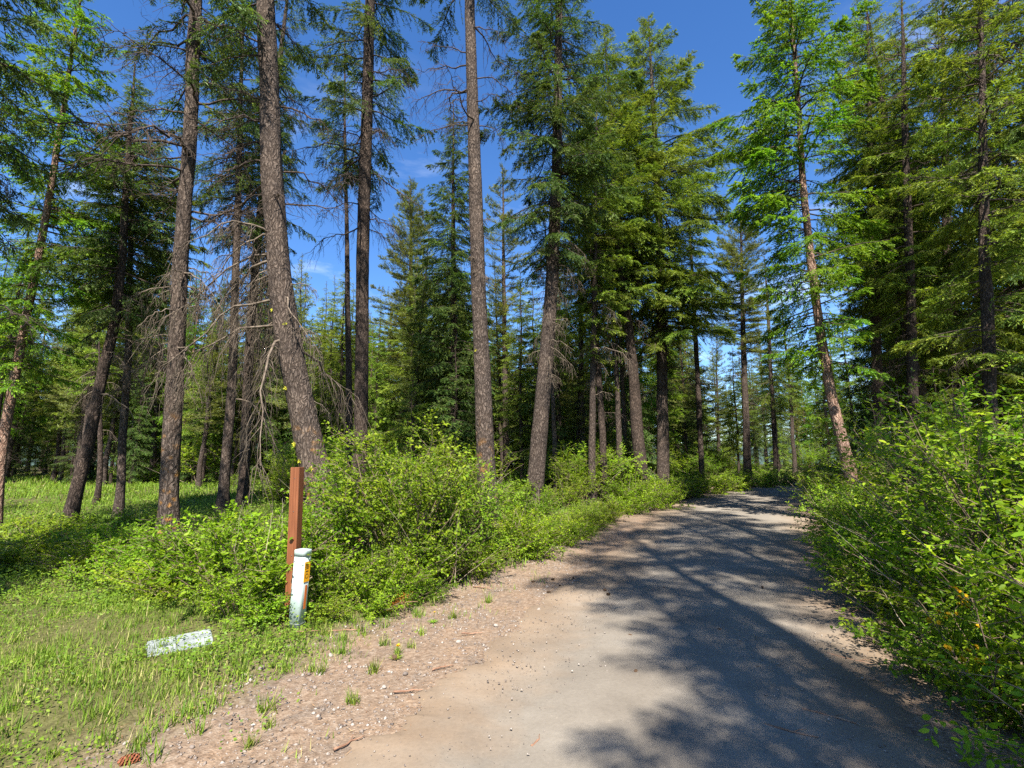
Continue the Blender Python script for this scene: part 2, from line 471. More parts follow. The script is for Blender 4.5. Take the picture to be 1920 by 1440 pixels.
def road_material():
    m, n, l, out = new_mat('packed_gravel')
    geo = n.new('ShaderNodeNewGeometry')
    a = n.new('ShaderNodeAttribute'); a.attribute_name = 'rnd'          # across the road, 0 left edge .. 1 right edge
    n1 = n.new('ShaderNodeTexNoise'); n1.inputs['Scale'].default_value = .9; n1.inputs['Detail'].default_value = 8; n1.inputs['Roughness'].default_value = .6
    n2 = n.new('ShaderNodeTexNoise'); n2.inputs['Scale'].default_value = 38; n2.inputs['Detail'].default_value = 6; n2.inputs['Roughness'].default_value = .75
    n3 = n.new('ShaderNodeTexNoise'); n3.inputs['Scale'].default_value = 4.5; n3.inputs['Detail'].default_value = 6
    vo = n.new('ShaderNodeTexVoronoi'); vo.inputs['Scale'].default_value = 85
    for k in (n1, n2, vo, n3): l.new(geo.outputs['Position'], k.inputs['Vector'])
    base = ramp(n, [(.28, (.126, .107, .086)), (.5, (.172, .149, .121)), (.72, (.226, .200, .166))]); l.new(n1.outputs['Fac'], base.inputs[0])
    fine = ramp(n, [(.25, (.84, .835, .83)), (.5, (1, 1, 1)), (.78, (1.13, 1.125, 1.12))]); l.new(n2.outputs['Fac'], fine.inputs[0])
    m1 = n.new('ShaderNodeMix'); m1.data_type = 'RGBA'; m1.blend_type = 'MULTIPLY'; m1.inputs[0].default_value = 1
    l.new(base.outputs[0], m1.inputs[6]); l.new(fine.outputs[0], m1.inputs[7])
    # loose sandy edges, redder
    edge = ramp(n, [(0, (1, 1, 1)), (.16, (.55, .55, .55)), (.30, (0, 0, 0)), (.72, (0, 0, 0)), (.9, (.7, .7, .7)), (1, (1, 1, 1))])
    wob = n.new('ShaderNodeMath'); wob.operation = 'MULTIPLY_ADD'; wob.inputs[1].default_value = .22; wob.inputs[2].default_value = -.11; l.new(n3.outputs['Fac'], wob.inputs[0])
    ad = n.new('ShaderNodeMath'); ad.operation = 'ADD'; l.new(wob.outputs[0], ad.inputs[0]); l.new(a.outputs['Fac'], ad.inputs[1]); l.new(ad.outputs[0], edge.inputs[0])
    tan = n.new('ShaderNodeMix'); tan.data_type = 'RGBA'; tan.blend_type = 'MULTIPLY'; tan.inputs[0].default_value = 1; tan.inputs[7].default_value = (1.12, .92, .75, 1)
    l.new(m1.outputs[2], tan.inputs[6])
    m2 = n.new('ShaderNodeMix'); m2.data_type = 'RGBA'; l.new(edge.outputs[0], m2.inputs[0]); l.new(m1.outputs[2], m2.inputs[6]); l.new(tan.outputs[2], m2.inputs[7])
    pv = ramp(n, [(0, (.86, .85, .84)), (.1, (1, 1, 1)), (.9, (1, 1, 1)), (1, (1.2, 1.19, 1.18))]); l.new(vo.outputs['Color'], pv.inputs[0])
    m3 = n.new('ShaderNodeMix'); m3.data_type = 'RGBA'; m3.blend_type = 'MULTIPLY'; m3.inputs[0].default_value = 1
    l.new(m2.outputs[2], m3.inputs[6]); l.new(pv.outputs[0], m3.inputs[7])
    p = n.new('ShaderNodeBsdfPrincipled'); p.inputs['Roughness'].default_value = .93; p.inputs['Specular IOR Level'].default_value = .12
    l.new(m3.outputs[2], p.inputs['Base Color'])
    hh = n.new('ShaderNodeMath'); hh.operation = 'ADD'; l.new(n2.outputs['Fac'], hh.inputs[0]); l.new(n3.outputs['Fac'], hh.inputs[1])
    b = n.new('ShaderNodeBump'); b.inputs['Strength'].default_value = .30; b.inputs['Distance'].default_value = .006
    l.new(hh.outputs[0], b.inputs['Height']); l.new(b.outputs[0], p.inputs['Normal']); l.new(p.outputs[0], out.inputs['Surface'])
    return m


def axis(lo, hi, step, far, grow=1.12):
    a = list(np.arange(lo, hi, step)); s = step; x = a[-1]; r = []
    while x < far:
        s *= grow; x += s; r.append(x)
    s = step; x = a[0]; q = []
    while x > -far:
        s *= grow; x -= s; q.append(x)
    return np.array(q[::-1] + a + r)


gx = axis(-9, 12, .13, 900); gy = axis(1.0, 16, .13, 900)
GX, GY = np.meshgrid(gx, gy)
D, W = road_dist(GX, GY)
D = D.reshape(GX.shape); W = W.reshape(GX.shape)
GZ = terrain(GX, GY) - .05 * smooth(-.05, -.45, np.abs(D) - W)
nx, ny = len(gx), len(gy)
ii = np.arange(ny - 1)[:, None] * nx + np.arange(nx - 1)[None]
quads = np.stack([ii, ii + 1, ii + nx + 1, ii + nx], -1).reshape(-1, 4)
off = np.abs(D) - W
attr = np.where(D < 0, np.clip(off, 0, 6) / 4.0, np.clip(off * 1.4, 0, 6) / 4.0)
ground = MB().add(np.stack([GX, GY, GZ], -1), [quads], attr).build('ground', ground_material(), None, True)
tag(ground, kind='structure')

NL = 30
rl = catmull(RC, 60)
rt = nrm(np.gradient(rl[:, :2], axis=0)); rn = np.stack([rt[:, 1], -rt[:, 0]], -1)
lat = np.linspace(-1, 1, NL)
edge_n = (vnoise(np.arange(len(rl)) * .22, np.zeros(len(rl)) + 3) - .5) * .30 + (vnoise(np.arange(len(rl)) * .9, np.zeros(len(rl)) + 8) - .5) * .12
hw = rl[:, 2] + .10 + edge_n
RX = rl[:, None, 0] + rn[:, None, 0] * hw[:, None] * lat[None]
RY = rl[:, None, 1] + rn[:, None, 1] * hw[:, None] * lat[None]
rut = -.022 * (np.exp(-((lat + .5) / .2) ** 2) + np.exp(-((lat - .45) / .2) ** 2)) + .03 * (1 - lat ** 2)
RZ = terrain(RX, RY) + .010 + rut[None] - .055 * smooth(.86, 1.0, np.abs(lat))[None] + (vnoise(RX * 2.3, RY * 2.3) - .5) * .02
ii = np.arange(len(rl) - 1)[:, None] * NL + np.arange(NL - 1)[None]
quads = np.stack([ii, ii + 1, ii + NL + 1, ii + NL], -1).reshape(-1, 4)
road = MB().add(np.stack([RX, RY, RZ], -1), [quads], np.repeat((lat[None] + 1) / 2, len(rl), 0)).build('dirt_road', road_material(), None, True)
tag(road, kind='structure')


def hill():
    th = np.linspace(math.radians(20), math.radians(160), 90); rr = np.array([420, 520, 640, 760])
    R_, T_ = np.meshgrid(rr, th)
    prof = np.array([-8, 16, 36, 28.])
    Z = prof[None] * (.55 + .8 * vnoise(T_ * 4 + 2, R_ * 0 + 1)) + vnoise(T_ * 40, R_ * .05) * 7
    n_ = len(rr); ii = np.arange(len(th) - 1)[:, None] * n_ + np.arange(n_ - 1)[None]
    q = np.stack([ii, ii + n_, ii + n_ + 1, ii + 1], -1).reshape(-1, 4)
    o = MB().add(np.stack([R_ * np.cos(T_), R_ * np.sin(T_), Z], -1), [q]).build('hill', simple('wooded_hillside', [(.35, (.030, .052, .045)), (.65, (.070, .105, .085))], .08, 1, 0), None, True)  # conifer green tinted bluish: distance haze is put into the base colour
    tag(o, kind='structure')


hill()


# ------------------------------------------------------------------ trees
class Trunk:
    """bent tapering trunk in local coordinates (base at the origin)"""

    def __init__(self, P, R):
        self.P, self.R = np.asarray(P, float), np.asarray(R, float)
        self.z = self.P[:, 2]

    def at(self, z):
        return np.stack([np.interp(z, self.z, self.P[:, 0]), np.interp(z, self.z, self.P[:, 1]), z], -1)

    def r(self, z):
        return np.interp(z, self.z, self.R)


def trunk_mesh(rng, tr, mat, sides=20, step=.25, rough=.05, flare=.5, name='trunk'):
    z = np.arange(tr.z[0], tr.z[-1], step); z = np.append(z, tr.z[-1])
    C = tr.at(z); R = tr.r(z)
    R = R * (1 + flare * np.exp(-np.maximum(z, 0) / .28))
    a = np.arange(sides) / sides * 2 * PI
    s = rng.random() * 50
    N = vnoise(a[None] * 3.2 + s + .0 * z[:, None], z[:, None] * 1.3 + s) - .5
    N = N + .7 * (vnoise(np.cos(a)[None] * 6 + s, z[:, None] * 4 + np.sin(a)[None] * 6) - .5)
    rr = R[:, None] * (1 + rough * 2 * N)
    V = np.stack([C[:, None, 0] + rr * np.cos(a)[None], C[:, None, 1] + rr * np.sin(a)[None], np.repeat(C[:, 2:3], sides, 1)], -1)
    K = len(z)
    k = np.arange(K - 1)[:, None] * sides; q = np.arange(sides)[None]; q2 = (q + 1) % sides
    f = np.stack([k + q, k + q2, k + sides + q2, k + sides + q], -1).reshape(-1, 4)
    return MB().add(V, [f], np.zeros(V.shape[0] * V.shape[1])).mesh(name, mat, True)


KIND = {
    # tilt of the lowest / topmost boughs, droop, upturn, branchlets per metre, branchlet length, needle finger length / width / count per metre, hang
    'fir': dict(e_lo=-.18, e_hi=.60, droop=.22, up=.10, bpm=25, bl=.30, fl=.078, fw=.018, fpm=76, hang=.22, mat=M_FIR, bark=M_BARK),
    'darkfir': dict(e_lo=-.25, e_hi=.5, droop=.26, up=.10, bpm=23, bl=.30, fl=.078, fw=.0175, fpm=72, hang=.50, mat=M_DARKFIR, bark=M_DARKBARK),
    'pine': dict(e_lo=.0, e_hi=.75, droop=.08, up=.12, bpm=24, bl=.26, fl=.105, fw=.021, fpm=58, hang=-.1, mat=M_PINE, bark=M_BARK),
    'larch': dict(e_lo=-.05, e_hi=.5, droop=.30, up=.14, bpm=19, bl=.36, fl=.062, fw=.023, fpm=90, hang=.60, mat=M_LARCH, bark=M_LARCHBARK),
}


def bough_arrays(rng, kind, L, coarse=1.0):
    """one living bough along +X: (wood arrays, needle arrays)"""
    K = KIND[kind]
    s = np.linspace(0, 1, 7)
    bend = rng.normal(0, .22)
    P = np.stack([L * s * np.cos(bend * s), L * s * np.sin(bend * s), L * (-K['droop'] * s ** 2 + K['up'] * s ** 3)], -1) + rng.normal(0, .012, (7, 3)) * L
    P[0] = 0
    wood = MB(); fol = MB()
    tubes(wood, P[None], np.maximum((.007 + .010 * L) * (1 - .88 * s), .003)[None], 4)
    M = max(5, int(K['bpm'] * L / coarse))
    sb = np.sort(.14 + .86 * rng.random((1, M)) ** .85, 1)
    Q, T = along(P[None], sb)
    sg = np.where((np.arange(M) % 2) == 0, 1., -1.)
    side = nrm(np.cross(T, np.array([0, 0, 1.]))) * sg[None, :, None]
    ang = rng.uniform(.5, 1.15, (1, M))[..., None]
    bd = nrm(T * np.cos(ang) + side * np.sin(ang) + np.array([0, 0, -1.]) * (K['hang'] * rng.uniform(.2, 1.4, (1, M)))[..., None] + rng.normal(0, .16, (1, M, 3)))[0]
    bl = np.clip(K['bl'] * L * (1.3 - sb[0]) * rng.uniform(.6, 1.3, M), .13, .75)
    Q = Q[0]
    t = np.linspace(0, 1, 4)
    BP = Q[:, None] + bd[:, None] * (bl[:, None] * t[None])[..., None]
    BP[:, :, 2] -= (bl * rng.uniform(.02, .35, M) * (1 if K['hang'] >= 0 else -.6))[:, None] * t[None] ** 2
    if coarse < 1.3:
        tubes(wood, BP, np.full((M, 4), .0035) * (1.15 - t)[None], 3)
    Fn = max(4, int(K['fpm'] * np.mean(bl) / coarse))
    tf = np.concatenate([np.linspace(.06, .95, Fn - 1), [.97]])[None] + rng.normal(0, .03, (M, Fn))
    X, T2 = along(BP, tf)
    s2 = nrm(np.cross(T2, np.array([0, 0, 1.]) + rng.normal(0, .45, (M, 1, 3)))) * np.where((np.arange(Fn) % 2) == 0, 1., -1.)[None, :, None]
    an = rng.uniform(.3, 1.0, (M, Fn))[..., None]
    fd = T2 * np.cos(an) + s2 * np.sin(an) + rng.normal(0, .22, (M, Fn, 3))
    fd[:, -1] = T2[:, -1]
    nn = M * Fn
    fl = K['fl'] * rng.uniform(.6, 1.35, nn) * coarse ** .9
    fw = K['fw'] * rng.uniform(.7, 1.3, nn) * coarse ** .9
    ups = np.array([0, 0, 1.]) + rng.normal(0, .55, (nn, 3))
    r_ = np.clip(np.repeat(rng.normal(.40, .15, M), Fn) + rng.normal(0, .13, nn) + .20 * (tf.reshape(-1) > .8), 0, 1)
    stamp(fol, NEEDLE, X.reshape(nn, 3), fd.reshape(nn, 3), ups, fl, fw, r_)
    return wood, fol


def bough_mesh(wood, fol, mat, name='bough'):
    V, Fc, R = MB().add(*wood.arrays()).add(*fol.arrays()).arrays()
    me = make_mesh(name, V, Fc, R)
    me.materials.append(M_DARKDEAD); me.materials.append(mat)
    nw = sum(len(f) for f in wood.Fc); nt = len(me.polygons)
    me.polygons.foreach_set('material_index', np.concatenate([np.zeros(nw), np.ones(nt - nw)]).astype(np.int32))
    return me


BOUGH = {}


def bough_set(kind, mat):
    """shared meshes: short and long boughs of a kind"""
    key = (kind, mat.name)
    if key not in BOUGH:
        r_ = np.random.default_rng(sum(map(ord, kind)))
        BOUGH[key] = [[(L, bough_mesh(*bough_arrays(r_, kind, L), mat)) for _ in range(4)] for L in (.55, 1.0, 1.7, 2.5)]
    return BOUGH[key]


def bough_layout(rng, tr, kind, zr, prof, n, azbias, clump):
    K = KIND[kind]
    z = zr[0] + (zr[1] - zr[0]) * (np.arange(n) + rng.random(n)) / n
    z = np.round(z / .45) * .45 * clump + z * (1 - clump)              # loose whorls
    z = np.clip(z, zr[0], zr[1] - .05)
    pz = np.array(prof, float)
    L = np.interp(z, pz[:, 0], pz[:, 1]) * rng.uniform(.55, 1.12, n)
    az = rng.uniform(0, 2 * PI, n)
    if azbias is not None:
        az = np.where(rng.random(n) < azbias[1], azbias[0] + rng.normal(0, .7, n), az)
    f = (z - zr[0]) / (zr[1] - zr[0])
    e0 = K['e_lo'] + (K['e_hi'] - K['e_lo']) * f ** 1.5 + rng.normal(0, .13, n)
    return z, np.maximum(L, .12), az, e0


def crown_objects(rng, tr, kind, zr, prof, n, parent, mat, azbias=None, clump=.35):
    cr_ = bpy.data.objects.new('crown', None); COL.objects.link(cr_); cr_.parent = parent
    sets = bough_set(kind, mat)
    z, L, az, e0 = bough_layout(rng, tr, kind, zr, prof, n, azbias, clump)
    P0 = tr.at(z)
    for i in range(n):
        k = 0 if L[i] < .75 else (1 if L[i] < 1.35 else (2 if L[i] < 2.1 else 3))
        l0, me = sets[k][int(rng.integers(4))]
        o = bpy.data.objects.new('bough', me); COL.objects.link(o); o.parent = cr_
        o.location = P0[i]; o.rotation_euler = (rng.normal(0, .18), -e0[i], az[i]); s_ = L[i] / l0; o.scale = (s_, s_, s_)


def crown_joined(rng, tr, kind, zr, prof, n, coarse, clump=.4):
    z, L, az, e0 = bough_layout(rng, tr, kind, zr, prof, n, None, clump)
    P0 = tr.at(z)
    tm_ = [[(l_, bough_arrays(rng, kind, l_, coarse)) for _ in range(3)] for l_ in (.55, 1.0, 1.7)]
    W_, F_ = MB(), MB()
    for i in range(n):
        k = 0 if L[i] < .75 else (1 if L[i] < 1.35 else 2)
        l0, (w, f) = tm_[k][int(rng.integers(3))]
        ce, se, ca, sa = math.cos(e0[i]), math.sin(e0[i]), math.cos(az[i]), math.sin(az[i])
        M3 = np.array([[ca, -sa, 0], [sa, ca, 0], [0, 0, 1]]) @ np.array([[ce, 0, -se], [0, 1, 0], [se, 0, ce]]) * (L[i] / l0)
        for src, dst in ((w, W_), (f, F_)):
            V, Fc, R = src.arrays()
            dst.add(V @ M3.T + P0[i], Fc, np.clip(R + rng.normal(0, .06), 0, 1))
    return W_, F_


def dead_branch(rng, p0, az, L, e0, droop, r0, twigs=8, hang=.5, sides=4):
    """one bare limb with forking twigs"""
    mb = MB()
    s = np.linspace(0, 1, 9)
    w = np.cumsum(rng.normal(0, .035, (9, 3)), 0) * L; w[0] = 0
    a = az + rng.normal(0, .3) * s
    P = np.stack([p0[0] + L * s * np.cos(a), p0[1] + L * s * np.sin(a), p0[2] + L * (math.tan(e0) * s - droop * s ** 2)], -1) + w
    tubes(mb, P[None], np.maximum(r0 * (1 - .85 * s), .004)[None], max(sides, 5))
    n = twigs
    sb = np.sort(rng.uniform(.2, 1, n))[None]
    Q, T = along(P[None], sb); Q = Q[0]; T = T[0]
    side = nrm(np.cross(T, np.array([0, 0, 1.]))) * np.where(np.arange(n) % 2 == 0, 1, -1)[:, None]
    d = nrm(T * .6 + side * .7 + rng.normal(0, .3, (n, 3)) + np.array([0, 0, -hang]))
    l = L * rng.uniform(.15, .42, n)
    t = np.linspace(0, 1, 6)
    P2 = Q[:, None] + d[:, None] * (l[:, None] * t)[..., None] + np.cumsum(rng.normal(0, .055, (n, 6, 3)), 1) * l[:, None, None]
    P2[:, :, 2] -= (l * hang * .6)[:, None] * t ** 2
    P2[:, 0] = Q
    tubes(mb, P2, np.maximum((r0 * .30) * (1 - .75 * t), .0028)[None].repeat(n, 0), 3)
    m = 3
    Q3, T3 = along(P2, np.sort(rng.uniform(.25, 1, (n, m)), 1))
    d3 = nrm(T3 * .6 + rng.normal(0, .6, (n, m, 3)) + np.array([0, 0, -hang * .6]))
    l3 = (l[:, None] * rng.uniform(.2, .5, (n, m))).reshape(-1)
    Q3 = Q3.reshape(-1, 3); d3 = d3.reshape(-1, 3)
    t3 = np.linspace(0, 1, 4)
    P3 = Q3[:, None] + d3[:, None] * (l3[:, None] * t3)[..., None]
    P3[:, :, 2] -= (l3 * hang * .5)[:, None] * t3 ** 2
    P3 = P3 + np.cumsum(rng.normal(0, .05, P3.shape), 1) * l3[:, None, None]
    tubes(mb, P3, np.full((len(P3), 4), .0028) * (1.25 - t3)[None], 3)
    return mb


def hero(name, label, kind, Y, pts, top_v, crown=None, n=90, detail=1.0, dead=(), barkm=None, rough=.05, sides=22, cat='tree', group=None,
         azbias=None, seed=0, tufts=0, lean_y=0.0, top_u=None, folmat=None, clump=.35, grow=1.0):
    """pts: [(u, v, width)] photo pixels up the trunk from its foot; crown: [(v, half width px)] from the top down"""
    rng = np.random.default_rng(1000 + seed)
    W3 = [at(u, v, Y) for u, v, w in pts]
    Rm = [w * .93 * math.cos(math.atan((u - 960) / F)) * mpp(v, Y) / 2 for u, v, w in pts]
    tx = top_u if top_u is not None else pts[-1][0] + (pts[-1][0] - pts[-2][0]) / (pts[-1][1] - pts[-2][1]) * (top_v - pts[-1][1])
    W3.append(at(tx, top_v, Y)); Rm.append(.018)
    W3 = np.array(W3); Rm = np.array(Rm)
    # carry the trunk down into the soil in the direction of its lowest stretch
    g0 = tz(W3[0, 0], Y) - .12
    if W3[0, 2] > g0 + .02:
        d = (W3[0] - W3[1]) / (W3[1, 2] - W3[0, 2])
        W3 = np.vstack([W3[0] + d * (W3[0, 2] - g0), W3]); Rm = np.concatenate([[Rm[0] * 1.06], Rm])
    else:
        W3[0, 2] = g0
    W3[:, 1] += lean_y * (W3[:, 2] - W3[0, 2])
    base = W3[0].copy(); base[2] += .12
    P = W3 - base
    # resample smoothly
    zz = np.linspace(P[0, 2], P[-1, 2], 40)
    Px = catmull(P, 12)
    o = np.argsort(Px[:, 2]); Px = Px[o]
    tr = Trunk(np.stack([np.interp(zz, Px[:, 2], Px[:, 0]), np.interp(zz, Px[:, 2], Px[:, 1]), zz], -1), np.interp(zz, P[:, 2], Rm))
    wob = (rng.normal(0, 1, (40, 2)).cumsum(0)); wob = (wob - np.linspace(0, 1, 40)[:, None] * wob[-1]) * .006
    tr.P[:, :2] += wob
    e = empty(name, base, label, cat, group)
    K = KIND[kind]
    part(trunk_mesh(rng, tr, barkm or K['bark'], sides, .2 if Y < 12 else .35, rough), 'trunk', e)
    vz = lambda v: at(960, v, Y)[2] - base[2]
    if crown:
        prof = sorted([(vz(v), h * mpp(v, Y)) for v, h in crown])
        z0, z1 = prof[0][0], prof[-1][0]
        crown_objects(rng, tr, kind, (z0, z1), prof, min(int(n * detail), 290), e, folmat or K['mat'], azbias, clump)
    for (v0, v1, cnt, lpx, mat, azc, azs, drp, hng) in dead:
        for i in range(cnt):
            v = rng.uniform(min(v0, v1), max(v0, v1))
            z = vz(v); L = lpx * mpp(v, Y) * rng.uniform(.45, 1.15)
            az = azc + rng.normal(0, azs)
            me = dead_branch(rng, tr.at(np.array([z]))[0], az, L, rng.uniform(-.25, .35), drp * rng.uniform(.5, 1.4), .008 + .011 * L, int(10 + 8 * L), hng).mesh('dead_branch', mat)
            part(me, 'dead_branch', e)
    for i in range(tufts):
        z = rng.uniform(.5, 4.2); a = -PI / 2 + rng.normal(0, .7)
        c = tr.at(np.array([z]))[0] + tr.r(np.array([z]))[0] * np.array([math.cos(a), math.sin(a), 0])
        mb = MB(); k = 40
        d = nrm(rng.normal(0, 1, (k, 3)))
        stamp(mb, NEEDLE, c + d * .006, d, nrm(rng.normal(0, 1, (k, 3))), rng.uniform(.02, .05, k), rng.uniform(.012, .02, k), rng.random(k))
        part(mb.mesh('lichen_tuft', MATS['lichen']), 'lichen_tuft', e)
    return e


foliage('lichen', [(0, (.36, .36, .03)), (1, (.62, .58, .08))], .1, .1, .8, .005)
R_ = 0.0; L_ = PI; FR = -PI / 2     # azimuths: right, left, towards the camera
DD, DK = M_DEAD, M_DARKDEAD

hero('fir_tree', 'tall straight fir trunk with orange lichen at its foot and bare dark branches', 'darkfir', 9.2,
     [(312, 1040, 47), (318, 930, 41), (326, 780, 38), (338, 500, 33), (358, 220, 29), (368, 0, 26)], -700,
     [(-700, 20), (-400, 110), (-100, 170), (60, 150), (190, 120)], 60, 1.0,
     [(20, 330, 14, 210, DK, L_, .9, .25, .25), (20, 500, 9, 150, DK, R_, .8, .3, .3), (480, 660, 8, 110, DD, R_, .8, .7, 1.0), (540, 720, 10, 80, DD, L_, .9, .7, 1.0)],
     M_BARKL, .06, 30, seed=1)
hero('fir_tree', 'thick bent fir trunk with yellow lichen tufts behind the brown post', 'darkfir', 8.6,
     [(640, 1020, 88), (612, 940, 70), (574, 810, 60), (541, 640, 53), (521, 480, 47), (511, 300, 43), (504, 120, 40), (499, 0, 37)], -800,
     [(-800, 20), (-450, 130), (-150, 190), (0, 200), (130, 150)], 60, 1.0,
     [(60, 420, 10, 190, DK, L_, .7, .25, .4), (100, 420, 5, 150, DK, R_, .6, .35, .4), (420, 660, 22, 190, DD, L_, .8, .75, 1.1), (520, 760, 7, 60, DD, R_, .7, .5, .6)],
     M_BARKL, .07, 36, seed=2, tufts=9)
hero('fir_tree', 'dark slender straight fir trunk with drooping dark sprays behind the tall leafy bush', 'darkfir', 13,
     [(672, 960, 32), (676, 800, 29), (679, 600, 27), (684, 400, 25), (690, 200, 23), (695, 0, 20)], -420,
     [(-420, 15), (-200, 90), (60, 150), (220, 140), (330, 100)], 85, 1.0,
     [(230, 430, 12, 120, DK, L_, .9, .45, .5), (150, 480, 8, 110, DK, R_, .9, .4, .5)], M_DARKBARK, .04, 22, seed=3, clump=.6)
hero('fir_tree', 'straight sunlit fir trunk bare to the top rising beside the road verge', 'darkfir', 11,
     [(918, 1000, 44), (911, 880, 38), (904, 740, 34), (895, 520, 29), (886, 280, 25), (879, 0, 20)], -350,
     [(-350, 15), (-150, 100), (-20, 140)], 40, 1.0,
     [(0, 260, 7, 130, DK, L_, .6, .25, .4), (20, 260, 5, 110, DK, R_, .6, .5, .6), (300, 560, 9, 35, DD, FR, 1.6, .6, .6)], M_BARKL, .06, 28, seed=4, tufts=4)
hero('fir_tree', 'dark crowned fir with pale dead lower branches leaning gently right', 'darkfir', 14,
     [(1000, 945, 36), (1012, 820, 33), (1024, 680, 29), (1036, 540, 26), (1044, 350, 22), (1048, 100, 16)], -190,
     [(-190, 10), (0, 85), (150, 140), (300, 150), (430, 110), (500, 70)], 210, 1.0,
     [(430, 700, 18, 60, DD, R_, 1.0, .7, .9), (500, 760, 12, 50, DD, L_, 1.0, .6, .9)], M_BARK, .05, 24, seed=5)
hero('fir_tree', 'big olive green fir with wide sunlit crown over a straight brown trunk', 'fir', 20,
     [(1243, 915, 27), (1242, 760, 23), (1240, 600, 19), (1236, 400, 15), (1225, 200, 9)], 30,
     [(30, 8), (110, 55), (230, 110), (400, 155), (520, 150), (640, 120)], 290, 1.0,
     [(560, 760, 12, 70, DK, R_, 1.6, .4, .5)], M_BARK, .05, 18, seed=6)
hero('fir_tree', 'olive fir with dark left leaning trunk beside the wide crowned fir', 'fir', 18.5,
     [(1205, 905, 28), (1195, 800, 25), (1184, 660, 20), (1168, 520, 16), (1155, 350, 12)], 55,
     [(55, 8), (150, 50), (260, 95), (400, 115), (500, 105), (570, 80)], 240, 1.0,
     [(520, 700, 9, 70, DK, L_, 1.6, .4, .5)], M_DARKBARK, .05, 18, seed=7)
hero('fir_tree', 'sunlit yellow green fir filling the gap between two taller dark trunks by the bend', 'fir', 16.5,
     [(1110, 900, 15), (1112, 700, 12), (1115, 500, 9)], 180,
     [(180, 8), (280, 55), (400, 90), (520, 80), (620, 60)], 170, 1.0, [(560, 740, 9, 70, DD, R_, 1.6, .6, .8)], M_BARK, .05, 14, seed=8)
hero('fir_tree', 'small open fir with twin thin stem standing alone at the far road bend', 'pine', 27,
     [(1402, 905, 18), (1398, 780, 14), (1394, 640, 11), (1391, 520, 7)], 385,
     [(385, 6), (440, 40), (520, 62), (600, 68), (665, 40)], 190, 1.0, [(600, 800, 12, 40, DK, R_, 1.7, .3, .4)], M_BARK, .04, 14, seed=9)
hero('larch_tree', 'bright green larch with pinkish leaning trunk and hanging sprays beside the road', 'larch', 12.5,
     [(1590, 870, 28), (1572, 800, 25), (1548, 690, 21), (1526, 540, 18), (1507, 380, 15), (1495, 200, 11), (1486, 60, 8)], -80,
     [(-80, 10), (0, 75), (120, 115), (260, 150), (420, 145), (560, 105), (690, 85)], 185, 1.0,
     [], M_LARCHBARK, .05, 18, seed=10, azbias=(PI * .95, .45), clump=.2)
hero('fir_tree', 'tall dense olive fir directly behind the bright larch', 'fir', 15,
     [(1652, 860, 26), (1645, 650, 22), (1638, 450, 17), (1632, 250, 11)], 10,
     [(10, 8), (80, 50), (200, 85), (380, 100), (520, 100), (600, 80)], 190, 1.0, [(500, 760, 10, 80, DK, R_, 1.7, .4, .5)], M_DARKBARK, .05, 18, seed=11)
hero('fir_tree', 'dark trunked fir leaning right over the meadow grass', 'darkfir', 11.5,
     [(118, 1030, 36), (140, 940, 31), (168, 820, 27), (192, 700, 25), (214, 590, 22), (228, 470, 18), (238, 330, 13)], 120,
     [(120, 8), (230, 70), (330, 110), (450, 130), (540, 120), (610, 80)], 120, 1.0,
     [(560, 760, 10, 90, DD, R_, 1.2, .5, .7)], M_DARKBARK, .04, 20, seed=12)
hero('fir_tree', 'grey slim trunked fir with olive crown between the leaning dark trunk and the lichened trunk', 'fir', 13,
     [(218, 1000, 22), (226, 900, 19), (236, 760, 17), (243, 620, 16), (246, 480, 12)], 255,
     [(255, 10), (310, 70), (380, 110), (460, 115), (540, 100), (600, 60)], 190, 1.0,
     [(540, 760, 9, 60, DD, R_, 1.8, .5, .8)], M_BARK, .04, 16, seed=13)
hero('dead_snag', 'short crooked dead stem in the meadow', 'fir', 17,
     [(172, 985, 15), (183, 930, 13), (189, 860, 12), (188, 790, 11)], 640, None, 0, 1.0,
     [(650, 830, 10, 45, DD, L_, 1.8, .8, 1.0)], M_DARKBARK, .05, 12, seed=14)
hero('larch_tree', 'slanting larch with bright feathery sprays at the meadow edge', 'larch', 11,
     [(-6, 960, 26), (10, 820, 24), (38, 660, 21), (72, 480, 18), (104, 280, 14), (128, 130, 10)], -60,
     [(-60, 10), (60, 70), (200, 110), (420, 120), (620, 110), (720, 90)], 170, 1.0,
     [], M_LARCHBARK, .05, 18, seed=15, clump=.5)
hero('fir_tree', 'dark trunk just behind the bush with tangled dead limbs, left of the bent trunk', 'darkfir', 14.5,
     [(414, 1000, 25), (422, 880, 22), (434, 740, 20), (440, 560, 17), (446, 350, 13)], -100,
     [(-100, 10), (50, 60), (180, 110), (320, 120), (440, 90)], 120, 1.0,
     [(420, 760, 14, 110, DD, R_, 1.8, .7, .9)], M_BARK, .05, 16, seed=16)
hero('fir_tree', 'nearly black fir trunk right behind the bent lichened trunk', 'darkfir', 16,
     [(452, 980, 24), (460, 850, 22), (470, 650, 20), (490, 400, 16), (520, 150, 11)], -120,
     [(-120, 10), (60, 60), (220, 95), (380, 95), (560, 80)], 130, 1.0,
     [(560, 780, 8, 80, DK, R_, 1.8, .5, .7)], M_DARKBARK, .05, 16, seed=17)
hero('larch_tree', 'tall narrow blue green spire tree rising behind the straight bare trunk', 'larch', 22,
     [(852, 930, 20), (852, 700, 15), (851, 450, 9)], 188,
     [(188, 5), (260, 32), (360, 55), (480, 75), (620, 85), (760, 80), (860, 60)], 285, 1.0,
     [], M_DARKBARK, .05, 14, seed=18, clump=.5, folmat=M_DARKFIR)
